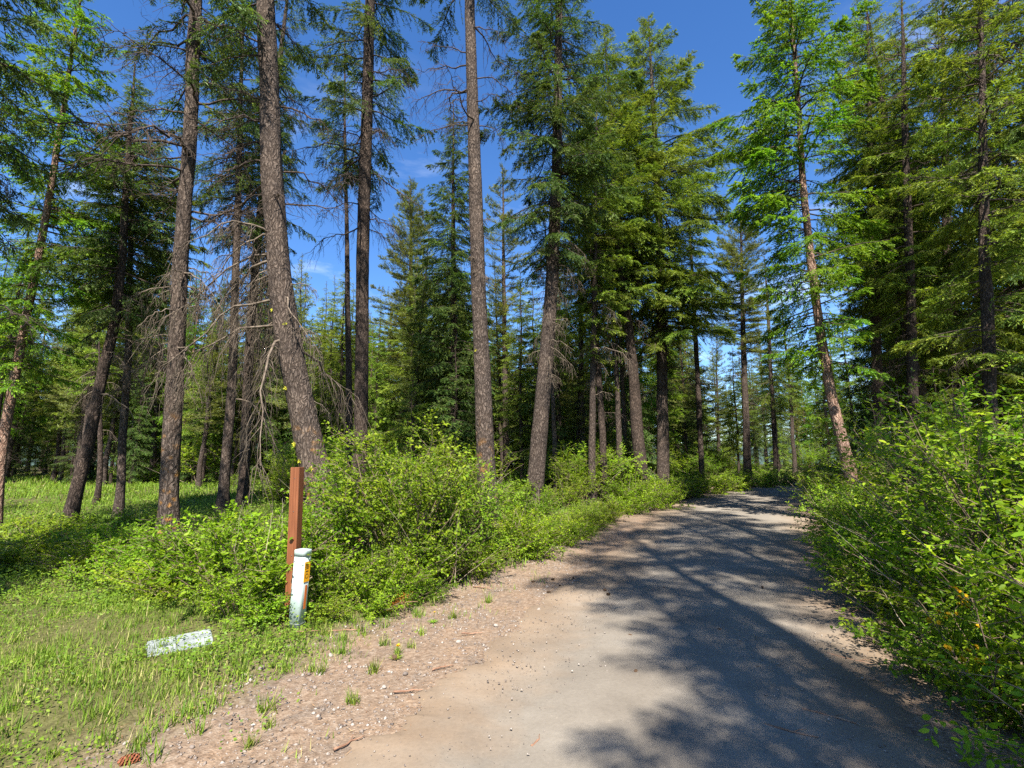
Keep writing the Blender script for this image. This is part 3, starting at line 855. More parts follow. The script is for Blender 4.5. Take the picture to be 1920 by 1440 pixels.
hero('pine_tree', 'pale grey green full pine standing left of the narrow spire tree', 'pine', 27,
     [(770, 930, 16), (770, 700, 12), (770, 500, 8)], 335,
     [(335, 5), (390, 36), (470, 60), (580, 76), (700, 72), (800, 50)], 270, 1.0, [], M_BARK, .05, 12, seed=19)
hero('pine_tree', 'slender pale pine showing between bare trunk and dark crowned fir', 'pine', 24,
     [(950, 920, 14), (948, 700, 11), (945, 500, 7)], 310,
     [(310, 6), (370, 34), (460, 52), (580, 56), (680, 46)], 130, .8, [(640, 820, 8, 40, DD, R_, 1.8, .4, .5)], M_BARK, .05, 12, seed=20)
for k, (u0, u1, w, Y, vt, lab) in enumerate([
        (1133, 1116, 15, 17, 420, 'almost black thin fir trunk left of the pair of brown stems'),
        (1163, 1150, 13, 19, 380, 'left stem of the pair of thin brown firs by the verge'),
        (1175, 1160, 11, 20, 400, 'right stem of the pair of thin brown firs by the verge'),
        (1316, 1302, 12, 23, 330, 'thin straight fir with bare lower trunk right of the wide crowned fir'),
        (1092, 1088, 13, 21, 360, 'thin sunlit fir stem right of the dark crowned fir'),
        (1042, 1030, 10, 18, 400, 'thin fir stem hugging the leaning dark crowned fir'),
        (655, 652, 16, 15.5, 60, 'thin fir stem close behind the dark slender trunk'),
        (1455, 1440, 9, 30, 480, 'thin pale fir stem beyond the small open fir at the bend')]):
    hero('fir_tree', lab, 'fir', Y, [(u0, 905, w), (u0 * .6 + u1 * .4, 760, w * .86), (u1, 600, w * .74)], vt,
         [(vt, 6), (vt + 80, 34), (vt + 180, 58), (vt + 290, 48)], 75, .8, [(600, 800, 6, 45, DK, R_, 1.8, .4, .5)], M_DARKBARK if k in (0, 6) else M_BARK, .05, 12, seed=30 + k)

hero('fir_tree', 'dark heavy fir overhanging the meadow with its trunk beyond the slanting larch', 'darkfir', 6.6,
     [(-95, 1150, 70), (-88, 800, 62), (-80, 500, 52), (-72, 200, 42)], -650,
     [(-500, 20), (-250, 120), (0, 190), (180, 190), (330, 150), (420, 60)], 120, 1.0, [(300, 620, 8, 150, DK, R_, .8, .3, .4)], M_DARKBARK, .05, 20, seed=61)
# right hand side firs close to the road
for k, (u, Y, w, vt, cr, lab, kd) in enumerate([
        (1715, 13, 26, -20, [(-20, 8), (80, 50), (220, 85), (400, 105), (560, 95), (640, 70)], 'dense fir next to the tall fir behind the bright larch', 'fir'),
        (1790, 16, 27, -40, [(-60, 10), (60, 70), (250, 110), (450, 125), (600, 110), (690, 80)], 'yellowish dense fir above the leafy roadside shrubs', 'fir'),
        (1862, 9.6, 34, -160, [(-160, 10), (0, 80), (200, 130), (420, 150), (620, 130), (700, 80)], 'heavy olive fir right of the yellowish dense fir', 'fir'),
        (1990, 11.5, 42, -450, [(-500, 10), (-200, 150), (150, 220), (420, 200), (640, 160)], 'large fir at the frame edge with long bare boughs overhead', 'darkfir')]):
    hero('fir_tree', lab, kd, Y, [(u, 900, w), (u - 8, 650, w * .85), (u - 16, 400, w * .7), (u - 20, 200, w * .5)], vt, cr, (120, 150, 130, 95)[k], 1.0,
         [(0, 330, 12, 200, DK, L_, .6, .1, .2)] if k == 3 else [(560, 800, 8, 70, DK, L_, 1.6, .4, .5)], M_DARKBARK, .05, 16, seed=50 + k)

# ---- prototypes for the forest behind
PROTO = {}


def proto(key, name, kind, H, R, z0, n, seed, r=.17, label='', coarse=1.72, dead=10, prof=None):
    rng = np.random.default_rng(2000 + seed)
    zz = np.linspace(-.15, H, 30)
    w = rng.normal(0, 1, (30, 2)).cumsum(0) * .03; w -= w[0]
    tr = Trunk(np.stack([w[:, 0], w[:, 1], zz], -1), r * (1 - .93 * np.clip(zz / H, 0, 1)))
    e = empty(name, (0, -60, 0), label, 'tree')
    part(trunk_mesh(rng, tr, KIND[kind]['bark'], 10, .5, .05), 'trunk', e)
    pr = prof or [(z0, R * .55), (z0 + (H - z0) * .2, R), (z0 + (H - z0) * .55, R * .72), (H, .06)]
    limb, fol = crown_joined(rng, tr, kind, (z0, H), pr, n, coarse)
    if dead:
        for i in range(dead):
            z = rng.uniform(1.5, z0 + 1)
            d = dead_branch(rng, tr.at(np.array([z]))[0], rng.uniform(0, 6.3), R * rng.uniform(.4, .9), rng.uniform(-.2, .3), .35, .012, 5, .5, 3)
            for V_, R2 in zip(d.V, d.R): pass
            base_n = limb.n
            limb.V += d.V; limb.R += d.R; limb.Fc += [f + base_n for f in d.Fc]; limb.n += d.n
    part(limb.mesh('limbs', M_DARKDEAD), 'limbs', e)
    part(fol.mesh('crown', KIND[kind]['mat']), 'crown', e)
    PROTO[key] = [e, False]


proto('fa', 'fir_tree', 'fir', 17, 2.3, 3.2, 210, 1)
proto('fb', 'fir_tree', 'fir', 19, 2.0, 6.5, 190, 2, .2)
proto('fc', 'fir_tree', 'darkfir', 16, 2.3, 1.2, 220, 3)
proto('fd', 'fir_tree', 'darkfir', 20, 2.1, 7.0, 180, 4, .2)
proto('pa', 'pine_tree', 'pine', 16, 2.0, 3.8, 190, 5)
proto('la', 'larch_tree', 'larch', 18, 2.1, 3.0, 190, 6)
proto('ft', 'fir_tree', 'fir', 19, 1.75, 5.0, 96, 12, .2)
proto('fu', 'fir_tree', 'fir', 24, 2.2, 12.5, 105, 13, .24)
proto('ya', 'young_fir', 'fir', 4.2, 1.1, .25, 95, 7, .05, coarse=1.3, dead=0)
proto('yb', 'young_fir', 'darkfir', 6.5, 1.4, .3, 120, 8, .08, coarse=1.3, dead=0)


def put(key, x, y, rz, sc, label, group):
    src = PROTO[key]
    loc = (x, y, tz(x, y) - .02)
    if not src[1]:
        src[1] = True
        o = src[0]; o.location = loc; o.rotation_euler = (0, 0, rz); o.scale = (sc, sc, sc)
        o['label'] = label; o['group'] = group
        return o
    return copy_thing(src[0], loc, rz, sc, label, group)


rng = np.random.default_rng(77)
LAB = {'fa': 'olive green fir among the crowded firs of the forest behind', 'fb': 'tall olive fir with long bare trunk in the forest behind',
       'fc': 'dark green fir branched almost to the ground in the forest behind', 'fd': 'tall dark fir with long bare trunk in the forest behind',
       'pa': 'grey green pine among the firs of the forest behind', 'la': 'fresh green larch among the firs of the forest behind',
       'ya': 'small young olive fir under the tall trees of the forest behind', 'yb': 'dark young fir under the tall trees of the forest behind'}
GRP = {k: v.split(' in the')[0].split(' among')[0].split(' under')[0] + ' trees of the forest' for k, v in LAB.items()}

# right side of the road, close rows; these also shade the road
for k, (key, x, y, s) in enumerate([('fa', 13.2, 12.5, 1.0), ('pa', 15.5, 10.5, 1.1), ('fb', 12.6, 15.5, 1.0), ('fb', 14.6, 18, 1.0), ('fa', 17, 14, 1.05),
                                    ('fd', 15.6, 20.5, .95), ('fa', 18, 19, 1.0), ('pa', 18, 24, .9), ('fa', 20, 22, 1.0), ('fc', 22, 27, 1.0), ('fb', 20, 16, 1.1),
                                    ('ya', 8.6, 9.6, .8), ('ya', 10.6, 12.6, .9), ('yb', 12.6, 17.5, .9), ('ya', 7.6, 7.2, .7), ('yb', 15.6, 22.8, .9), ('la', 21, 18, 1.0), ('fa', 24, 23, 1), ('fd', 25, 29, 1.)]):
    put(key, x, y, rng.uniform(0, 6.28), s * rng.uniform(.93, 1.07), LAB[key].replace('of the forest behind', 'right of the road').replace('in the forest behind', 'right of the road'),
        GRP[key].replace('of the forest', 'right of the road'))

# trees whose crowns throw the shade across the road (they stand beside and behind the viewer)
for k, (key, x, y, s, rz) in enumerate([('fu', 2.5, -4.3, 1.0, .4), ('ft', 1.7, -5.6, .98, 2.2), ('ft', 2.0, -8.6, 1.15, 4.1), ('ft', 2.1, -2.6, .7, .9), ('ft', 1.55, -10.2, 1.0, 5.2), ('fu', 4.1, -2.0, .95, 3.3), ('fu', 5.2, .6, .95, 5.0)]):
    put(key, x, y, rz, s, 'fir beside the viewer whose shadow falls across the road', 'firs shading the road')
for k, (key, x, y, s, rz) in enumerate([('fb', -7.2, -.6, .95, .4), ('fd', -15.5, 2.5, 1.0, 1.0)]):
    put(key, x, y, rz, s, 'fir beside the viewer whose shadow falls across the meadow', 'firs shading the meadow')

# forest behind: scattered with a minimum spacing, kept off the road, the meadow and the sight line of the clearing
placed = []
tries = 0
while len(placed) < 330 and tries < 20000:
    tries += 1
    y = 18 + 82 * rng.random() ** 1.15
    x = rng.uniform(-1.25, 1.3) * y
    d, w = road_dist([x], [y])
    if abs(d[0]) < w[0] + 2.0: continue
    if x < -6 and y < 24 + rng.uniform(-2, 3): continue
    u = 960 + F * x / y
    if -6 <= x <= 6 and y < 21: continue
    if 1410 < u < 1500 and 28 < y < 36: continue
    sp = 1.5 + y * .016
    if any((x - a) ** 2 + (y - b) ** 2 < sp * sp for a, b in placed): continue
    placed.append((x, y))
    # keep the skyline where the photograph has it: lower in the gap behind the bare trunks
    key = rng.choice(['fa', 'fb', 'fc', 'fd', 'pa', 'la'], p=[.32, .10, .12, .05, .23, .18])
    s = rng.uniform(.72, 1.0)
    H = {'fa': 17, 'fb': 19, 'fc': 16, 'fd': 20, 'pa': 16, 'la': 18}[key]
    vmax = 330
    if 560 < u < 760: vmax = 470
    if 870 < u < 1010: vmax = 420
    if 1290 < u < 1480: vmax = 560
    if u > 1500: vmax = 60
    if u < 300: vmax = 250
    hmax = (870 - vmax) / F * y
    s = min(s, max(.35, hmax * rng.uniform(.75, 1.0) / H))
    put(key, x, y, rng.uniform(0, 6.28), s, LAB[key], GRP[key])
for i in range(130):
    y = 23 + 30 * rng.random(); x = rng.uniform(-.92, .36) * y
    d, w = road_dist([x], [y])
    if abs(d[0]) < w[0] + 2.2: continue
    if any((x - a) ** 2 + (y - b) ** 2 < 1.2 for a, b in placed): continue
    placed.append((x, y))
    key = rng.choice(['fa', 'pa', 'fc', 'la'], p=[.4, .34, .12, .14])
    H = {'fa': 17, 'fc': 16, 'pa': 16, 'la': 18}[key]
    u = 960 + F * x / y
    vt_ = rng.uniform(400, 620) if u < 1050 else rng.uniform(480, 660)
    put(key, x, y, rng.uniform(0, 6.28), max(.35, min(.95, (870 - vt_) / F * y / H)), LAB[key], GRP[key])
for i in range(150):
    y = 19 + 50 * rng.random() ** 1.3; x = rng.uniform(-1.1, 1.15) * y
    d, w = road_dist([x], [y])
    if abs(d[0]) < w[0] + 1.6 or (x < -5 and y < 25): continue
    key = rng.choice(['ya', 'yb'])
    put(key, x, y, rng.uniform(0, 6.28), rng.uniform(.6, 1.1), LAB[key], GRP[key])

# ------------------------------------------------------------------ shrubs
SHR = {}


def shrub_meshes(rng, H, R, stems=18, tw=9, lv=13, leaf=.032, spread=.55, lw=.62, canes=0, droop=.15, low=.18):
    st = MB(); fo = MB()
    n = stems
    a = rng.uniform(0, 2 * PI, n); r = R * .35 * np.sqrt(rng.random(n))
    b = np.stack([r * np.cos(a), r * np.sin(a), np.full(n, -.04)], -1)
    a2 = a + rng.normal(0, .5, n); out_ = R * rng.uniform(.15, 1, n) ** .8
    L = H * rng.uniform(.55, 1.05, n) * (1 - .35 * (out_ / R) ** 2)
    s = np.linspace(0, 1, 7)
    P = b[:, None] + np.stack([np.cos(a2)[:, None] * out_[:, None] * s ** 1.4, np.sin(a2)[:, None] * out_[:, None] * s ** 1.4, L[:, None] * (s - droop * s ** 3)], -1)
    P = P + np.cumsum(rng.normal(0, .018, (n, 7, 3)), 1) * H
    tubes(st, P, (.006 + .003 * H) * (1 - .8 * s)[None].repeat(n, 0), 4)
    sb = low + (1 - low) * rng.random((n, tw)) ** .75
    Q, T = along(P, sb)
    d = nrm(rng.normal(0, 1, (n, tw, 3)) * np.array([1, 1, .45]) + T * .5 + np.array([0, 0, .12]))
    l = (H * .10 + .10) * rng.uniform(.6, 1.5, (n, tw))
    B = n * tw
    Q = Q.reshape(B, 3); d = d.reshape(B, 3); l = l.reshape(B)
    t = np.linspace(0, 1, 4)
    P2 = Q[:, None] + d[:, None] * (l[:, None] * t)[..., None] + np.cumsum(rng.normal(0, .06, (B, 4, 3)), 1) * l[:, None, None]
    P2[:, 0] = Q
    tubes(st, P2, np.full((B, 4), .0026) * (1.2 - t)[None], 3)
    tt = np.concatenate([np.linspace(.1, .95, lv - 1), [1.]])[None] + rng.normal(0, .03, (B, lv))
    X, T2 = along(P2, tt)
    sd = nrm(np.cross(T2, np.array([0, 0, 1.]) + rng.normal(0, .25, (B, 1, 3)))) * np.where(np.arange(lv) % 2 == 0, 1., -1.)[None, :, None]
    fd = T2 * .55 + sd * rng.uniform(.5, 1.0, (B, lv, 1)) + rng.normal(0, .25, (B, lv, 3)) + np.array([0, 0, -.12])
    N = B * lv
    ups = np.array([0, -.5, .9]) + rng.normal(0, .42, (N, 3))
    ln = leaf * rng.uniform(.55, 1.25, N)
    rn_ = np.clip(np.repeat(rng.normal(.45, .16, B), lv) + rng.normal(0, .17, N), 0, 1)
    stamp(fo, LEAF, X.reshape(N, 3) + rng.normal(0, .008, (N, 3)), fd.reshape(N, 3), ups, ln, ln * lw * rng.uniform(.85, 1.15, N), rn_)
    cn = None
    if canes:
        cn = MB()
        a = rng.uniform(0, 2 * PI, canes); r = R * .5 * np.sqrt(rng.random(canes))
        b = np.stack([r * np.cos(a), r * np.sin(a), np.full(canes, -.03)], -1)
        dr = nrm(np.stack([rng.normal(0, .6, canes), rng.normal(-.15, .5, canes), rng.uniform(.35, 1.1, canes)], -1))
        P = b[:, None] + dr[:, None] * (H * rng.uniform(.5, 1.05, canes)[:, None] * s)[..., None] + np.cumsum(rng.normal(0, .012, (canes, 7, 3)), 1)
        tubes(cn, P, (.0055 * (1.15 - s))[None].repeat(canes, 0), 4)
    return st, fo, cn


def shrub_proto(key, H, R, seed, mat, name='shrub', **kw):
    rng = np.random.default_rng(3000 + seed)
    st, fo, cn = shrub_meshes(rng, H, R, **kw)
    e = empty(name, (0, -60, 0), '', 'shrub')
    part(st.mesh('stems', M_STEM), 'stems', e)
    part(fo.mesh('foliage', mat), 'foliage', e)
    if cn: part(cn.mesh('dry_canes', M_CANE), 'dry_canes', e)
    SHR[key] = [e, False]


shrub_proto('tall', 2.1, 1.05, 1, M_SHRUB, stems=34, tw=17, lv=15, leaf=0.050, canes=6, low=.22)
shrub_proto('mid', 1.15, .75, 2, M_SHRUB, stems=34, tw=15, lv=14, leaf=0.043, canes=5, low=.08)
shrub_proto('mid2', 1.0, .80, 3, M_SHRUB, stems=36, tw=15, lv=14, leaf=0.045, canes=7, low=.05)
shrub_proto('low', .55, .60, 4, M_SHRUB, stems=32, tw=11, lv=12, leaf=0.040, canes=2, low=.03)
shrub_proto('rmid', 1.5, .95, 5, M_SHADESHRUB, stems=38, tw=14, lv=13, leaf=0.050, canes=7, low=.03)
shrub_proto('rtall', 2.7, 1.2, 6, M_SHADESHRUB, stems=36, tw=16, lv=13, leaf=0.056, canes=6, low=.10)
shrub_proto('rlow', .75, .65, 7, M_SHADESHRUB, stems=34, tw=12, lv=12, leaf=0.045, canes=6, low=.02)


def put_shrub(key, x, y, rz, sc, label, group=None):
    src = SHR[key]
    loc = (x, y, tz(x, y))
    if not src[1]:
        src[1] = True
        o = src[0]; o.location = loc; o.rotation_euler = (0, 0, rz); o.scale = sc if hasattr(sc, '__len__') else (sc, sc, sc)
        o['label'] = label
        if group: o['group'] = group
        return o
    return copy_thing(src[0], loc, rz, sc, label, group)


def gp(u, v):
    """ground point seen at photo pixel (u, v)"""
    d = ray(u, v); t = 1.0
    lo, hi = .5, 300.
    for _ in range(40):
        m = (lo + hi) / 2
        p = np.array([0, 0, CAMZ]) + d * m
        if p[2] > tz(p[0], p[1]): lo = m
        else: hi = m
    return p


def shr(key, u, v, sc, label, group=None, rz=None):
    p = gp(u, v)
    return put_shrub(key, p[0], p[1], rng.uniform(0, 6.28) if rz is None else rz, sc, label, group)


shr('tall', 760, 1075, (1.0, 1.0, 1.24), 'tall airy bright green bush between the bent trunk and the straight bare trunk', rz=1.0)
shr('tall', 672, 1060, (.85, .85, 1.02), 'upright leafy bush at the foot of the bent trunk')
shr('tall', 850, 1060, (.8, .8, .98), 'leafy bush leaning at the left foot of the straight bare trunk')
shr('mid', 640, 1130, .62, 'rounded green bush right beside the pale pedestal')
shr('mid2', 720, 1115, .75, 'rounded green bush in front of the tall airy bush')
shr('mid', 820, 1090, .85, 'spreading green bush at the edge of the gravel shoulder')
shr('mid2', 480, 1120, (1.15, 1.15, 1.2), 'broad bright bush left of the brown post', rz=2)
shr('mid', 405, 1110, .98, 'bright bush between the brown post and the orange lichened trunk')
shr('mid2', 520, 1090, 1.25, 'bright bush directly behind the brown post')
shr('mid', 450, 1150, .62, 'low bush overhanging the grey lid')
shr('low', 350, 1120, 1.0, 'low leafy bush in front of the orange lichened trunk')
shr('low', 300, 1075, 1.0, 'low leafy bush at the foot of the orange lichened trunk')
shr('low', 508, 1158, .62, 'small leafy bush touching the left of the brown post')
shr('low', 612, 1160, .42, 'small leafy bush at the right foot of the pale pedestal')
shr('mid2', 960, 1030, .9, 'bright bush just right of the straight bare trunk')
for u, v, k, s in [(900, 1050, 'low', .95), (940, 1035, 'low', 1.05), (1010, 1020, 'mid', .62), (1060, 1000, 'mid2', .62), (1100, 985, 'mid', .62), (880, 1075, 'low', .9), (1000, 1045, 'low', .9),
                   (1140, 975, 'low', 1.1), (1050, 1020, 'low', 1.0), (1180, 962, 'low', 1.2), (760, 1130, 'low', .6), (800, 1120, 'low', .55), (690, 1150, 'low', .6), (1085, 1010, 'low', .8), (1120, 992, 'low', .8)]:
    shr(k, u, v, s, 'low bright green bush on the verge beside the gravel shoulder', 'low bushes along the left verge')
for u, v, k, s in [(1210, 945, 'mid', 1.2), (1250, 940, 'mid2', 1.2), (1290, 934, 'low', 1.7), (1330, 926, 'low', 1.8), (1370, 920, 'low', 1.9), (1420, 914, 'low', 2.0), (1460, 911, 'low', 2.0), (1175, 950, 'mid', 1.0),
                   (1300, 925, 'mid2', 1.3), (1230, 955, 'low', 1.4), (960, 960, 'mid2', 1.1), (1060, 955, 'mid', 1.0), (870, 985, 'mid', 1.1), (1000, 975, 'mid2', .9)]:
    shr(k, u, v, s, 'sunlit bush on the far verge under the firs', 'bushes on the far verge')
for u, v, k, s in [(20, 1070, 'low', 1.0), (90, 1055, 'low', .9), (160, 1075, 'low', .9), (240, 1060, 'low', 1.0), (200, 1035, 'low', 1.0), (255, 1020, 'mid', .7), (60, 1020, 'low', 1.1), (150, 1010, 'low', 1.0), (280, 1110, 'low', .8), (215, 1095, 'low', .8)]:
    shr(k, u, v, s, 'low leafy bush in the grassy meadow', 'low bushes in the meadow')
for i in range(95):
    y = 15.5 + 27 * rng.random() ** 1.2; x = rng.uniform(-.75, .62) * y
    d_, w_ = road_dist([x], [y])
    if abs(d_[0]) < w_[0] + 1.2 or (x < -8 and y < 24): continue
    put_shrub(('mid', 'mid2', 'tall')[int(rng.integers(3))], x, y, rng.uniform(0, 6.28), rng.uniform(.9, 1.7), 'leafy bush in the understorey between the fir trunks', 'understorey bushes')
# right of the road
RSH = [('rlow', 2.95, 2.45, 1.0), ('rlow', 3.15, 3.4, .9), ('rmid', 3.75, 2.9, .95), ('rmid', 4.05, 4.1, .92), ('rtall', 5.0, 3.6, .85), ('rlow', 3.75, 4.75, .9), ('rmid', 4.6, 5.4, .92), ('rtall', 5.7, 5.2, .92),
       ('rlow', 4.55, 6.5, 1.0), ('rmid', 5.3, 7.0, .95), ('rtall', 6.5, 7.0, .85), ('rlow', 5.4, 8.2, 1.0), ('rmid', 6.2, 9.0, .95), ('rtall', 7.4, 9.3, .82), ('rlow', 6.5, 10.0, 1.05), ('rmid', 7.4, 11.2, .95),
       ('rlow', 7.9, 12.4, 1.2), ('rlow', 3.35, 4.05, .8), ('rlow', 4.2, 5.7, .9), ('rlow', 5.0, 7.3, .9), ('rlow', 6.0, 9.2, .9), ('rmid', 8.7, 13.6, 1.0), ('rmid', 9.9, 16, 1.05), ('rmid', 11.4, 18.4, 1.1), ('rmid', 13.2, 21, 1.1), ('rtall', 8.8, 11.8, .8), ('rtall', 4.5, 4.75, .98), ('rtall', 5.3, 5.9, 1.0), ('rtall', 5.9, 6.9, 1.0), ('rmid', 15.6, 23.8, 1.2), ('rmid', 18, 26, 1.2)]
for k, x, y, s in RSH:
    lab = {'rlow': 'low leafy shrub spilling onto the right edge of the road', 'rmid': 'waist high leafy shrub in the thicket right of the road', 'rtall': 'tall leafy shrub at the back of the thicket right of the road'}[k]
    put_shrub(k, x, y, rng.uniform(0, 6.28), (s * 1.05, s * 1.05, s * rng.uniform(1.0, 1.3)), lab, {'rlow': 'low shrubs at the right road edge', 'rmid': 'shrubs of the right thicket', 'rtall': 'tall shrubs of the right thicket'}[k])

# broad leaved shrub close to the viewer: its large leaves are pieces of their own
a_ = np.linspace(-2.6, 2.6, 13)
rad = np.array([.30, .62, .40, .72, .50, .80, 1.0, .80, .50, .72, .40, .62, .30])
lobe = np.vstack([[0, 0, 0], np.stack([.38 + .62 * rad * np.cos(a_), .62 * rad * np.sin(a_), .10 * rad * np.abs(np.sin(a_)) - .08 * rad * np.cos(a_)], -1), [.38, 0, 0]])
lobe_faces = [np.array([(14, i, i + 1) for i in range(1, 13)] + [(0, 1, 14), (0, 14, 13)])]
leaf_meshes = []
for k in range(4):
    leaf_meshes.append(MB().add(lobe, lobe_faces, np.full(len(lobe), .25 + .2 * k)).mesh('leaf', M_SHADESHRUB))
for si, (x, y, H, R, nl, lab) in enumerate([(3.35, 2.55, 1.05, .75, 150, 'broad leaved shrub with large lobed leaves nearest the road edge'), (3.9, 3.2, 1.75, .8, 140, 'taller broad leaved shrub with large lobed leaves behind the first one')]):
    r2 = np.random.default_rng(90 + si)
    e = empty('broadleaf_shrub', (x, y, tz(x, y)), lab, 'shrub')
    st, fo, cn = shrub_meshes(r2, H, R, stems=16, tw=6, lv=7, leaf=.05, canes=6)
    part(st.mesh('stems', M_STEM), 'stems', e); part(fo.mesh('foliage', M_SHADESHRUB), 'foliage', e)
    for i in range(nl):
        a = r2.uniform(0, 2 * PI); rr = R * r2.uniform(.55, 1.05); h = H * r2.uniform(.12, 1.0)
        rr *= math.sqrt(max(.15, 1 - (h / H) ** 2 * .8))
        o = part(leaf_meshes[i % 4], 'leaf', e, (rr * math.cos(a), rr * math.sin(a), h))
        s = r2.uniform(.055, .105)
        o.scale = (s, s, s); o.rotation_euler = (r2.normal(0, .45), r2.uniform(-.1, .7), a + r2.normal(0, .8))

# ------------------------------------------------------------------ grass, ground cover, gravel, litter
rng = np.random.default_rng(5)


def scatter(n, x0, x1, y0, y1, keep):
    x = rng.uniform(x0, x1, n); y = rng.uniform(y0, y1, n)
    D, W = road_dist(x, y)
    k = keep(x, y, D, np.abs(D) - W)
    return x[k], y[k], D[k]


def blades(mb, x, y, h, w, dry):
    n = len(x)
    z = terrain(x, y) - .004
    a = rng.uniform(0, 2 * PI, n); lean = rng.uniform(.15, .9, n)
    d = np.stack([np.cos(a) * lean, np.sin(a) * lean, np.ones(n)], -1)
    hh = h * rng.uniform(.45, 1.3, n)
    ups = np.stack([np.cos(a + 3.1), np.sin(a + 3.1), np.full(n, .3)], -1)
    r = np.clip(rng.normal(.4, .2, n) + np.where(rng.random(n) < dry, .5, 0), 0, 1)
    stamp(mb, BLADE, np.stack([x, y, z], -1), d, ups, hh, w * rng.uniform(.6, 1.4, n), r)


g = MB()
patch = lambda x, y: vnoise(x * 1.1 + 20, y * 1.1 + 4)
# near left bank
x, y, d = scatter(205000, -7.5, 1.5, 2.2, 7.5, lambda x, y, D, o: (D < 0) & (o > .75 + .9 * patch(x, y)) & (rng.random(len(x)) < smooth(.7, 2.4, o) * (.35 + .65 * smooth(.3, .6, vnoise(x * 2.7, y * 2.7 + 40)))))
blades(g, x, y, .025 + .075 * patch(x * 2.3, y * 2.3) ** 1.5, .0052, .04 + .26 * smooth(.45, .65, vnoise(x * 1.9 + 7, y * 1.9)))
xc, yc, d = scatter(420, -7.2, .5, 2.4, 7, lambda x, y, D, o: (D < 0) & (o > .95))
x = np.repeat(xc, 26) + rng.normal(0, .035, len(xc) * 26); y = np.repeat(yc, 26) + rng.normal(0, .035, len(xc) * 26)
blades(g, x, y, .11, .0065, .12)
# thin grass over the shoulder
x, y, d = scatter(16000, -4, 5, 2.2, 14, lambda x, y, D, o: (D < 0) & (o > .15) & (o < 1.7) & (vnoise(x * 2.6, y * 2.6) > .66))
blades(g, x, y, .075, .006, .5)
# verge and meadow
x, y, d = scatter(60000, -16, 10, 7, 20, lambda x, y, D, o: (D < 0) & (o > .7 + .5 * patch(x, y)))
blades(g, x, y, .15, .014, .05)
x, y, d = scatter(50000, -34, 22, 18, 44, lambda x, y, D, o: (o > .8))
blades(g, x, y, .22, .04, .05)
x, y, d = scatter(9000, 1.5, 12, 2.2, 18, lambda x, y, D, o: (D > 0) & (o > .02) & (o < .6))
blades(g, x, y, .13, .007, .35)
tag(g.build('grass', M_GRASS), 'short green and straw coloured grass over the banks and meadow', 'grass', kind='stuff')

c = MB()


def cover(x, y, h, leaf, per):
    n = len(x)
    z = terrain(x, y)
    X = np.repeat(np.stack([x, y, z], -1), per, 0)
    N = n * per
    X = X + np.stack([rng.normal(0, .05 + leaf, N), rng.normal(0, .05 + leaf, N), np.abs(rng.normal(h * .55, h * .35, N))], -1)
    a = rng.uniform(0, 2 * PI, N)
    ln = leaf * rng.uniform(.6, 1.3, N)
    stamp(c, LEAF, X, np.stack([np.cos(a), np.sin(a), rng.normal(.1, .3, N)], -1), np.array([0, -.5, .9]) + rng.normal(0, .4, (N, 3)), ln, ln * .6, np.clip(np.repeat(rng.normal(.45, .15, n), per) + rng.normal(0, .15, N), 0, 1))


x, y, d = scatter(9000, -9, 4, 4.0, 10, lambda x, y, D, o: (D < 0) & (o > 1.3 + .6 * patch(x, y)) & (vnoise(x * .8 + 3, y * .8) > .36) & ((y > 5.6 + 0 * x) | (x > -2.6)))
cover(x, y, .16, .03, 9)
x, y, d = scatter(9000, -24, 12, 9, 26, lambda x, y, D, o: (D < 0) & (o > .8 + .5 * patch(x, y)) & (vnoise(x * .5 + 3, y * .5) > .35))
cover(x, y, .25, .055, 8)
x, y, d = scatter(2600, 1.5, 12, 2.2, 15, lambda x, y, D, o: (D > 0) & (o > .12 + .3 * patch(x, y)) & (o < 2.2))
cover(x, y, .16, .034, 9)
x, y, d = scatter(900, -3, 4, 2.4, 9, lambda x, y, D, o: (D < 0) & (o > .7) & (o < 2.0) & (vnoise(x * 2.0 + 31, y * 2.0) > .6))
cover(x, y, .06, .022, 7)
x, y, d = scatter(2600, -7, 0, 2.3, 6.5, lambda x, y, D, o: (D < 0) & (o > 1.2) & (vnoise(x * 1.6 + 11, y * 1.6) > .50))
cover(x, y, .07, .026, 7)
tag(c.build('ground_cover', M_COVER), 'low leafy green plants carpeting the verges and forest floor', 'ground cover', kind='stuff')

# pebbles
ICO = np.array([(0, 0, 1), (.89, 0, .45), (.28, .85, .45), (-.72, .53, .45), (-.72, -.53, .45), (.28, -.85, .45), (.72, .53, -.45), (-.28, .85, -.45), (-.89, 0, -.45), (-.28, -.85, -.45), (.72, -.53, -.45), (0, 0, -1)])
ICF = np.array([(0, 1, 2), (0, 2, 3), (0, 3, 4), (0, 4, 5), (0, 5, 1), (1, 6, 2), (2, 7, 3), (3, 8, 4), (4, 9, 5), (5, 10, 1), (2, 6, 7), (3, 7, 8), (4, 8, 9), (5, 9, 10), (1, 10, 6), (11, 7, 6), (11, 8, 7), (11, 9, 8), (11, 10, 9), (11, 6, 10)])
OCT = np.array([(1, 0, 0), (-1, 0, 0), (0, 1, 0), (0, -1, 0), (.1, 0, 1), (0, .1, -1)])
OCF = np.array([(0, 2, 4), (2, 1, 4), (1, 3, 4), (3, 0, 4), (2, 0, 5), (1, 2, 5), (3, 1, 5), (0, 3, 5)])
M_STONE = simple('stones', [(0, (.085, .070, .062)), (.5, (.19, .155, .13)), (1, (.34, .30, .26))], 40, .85, .3, attr=True)


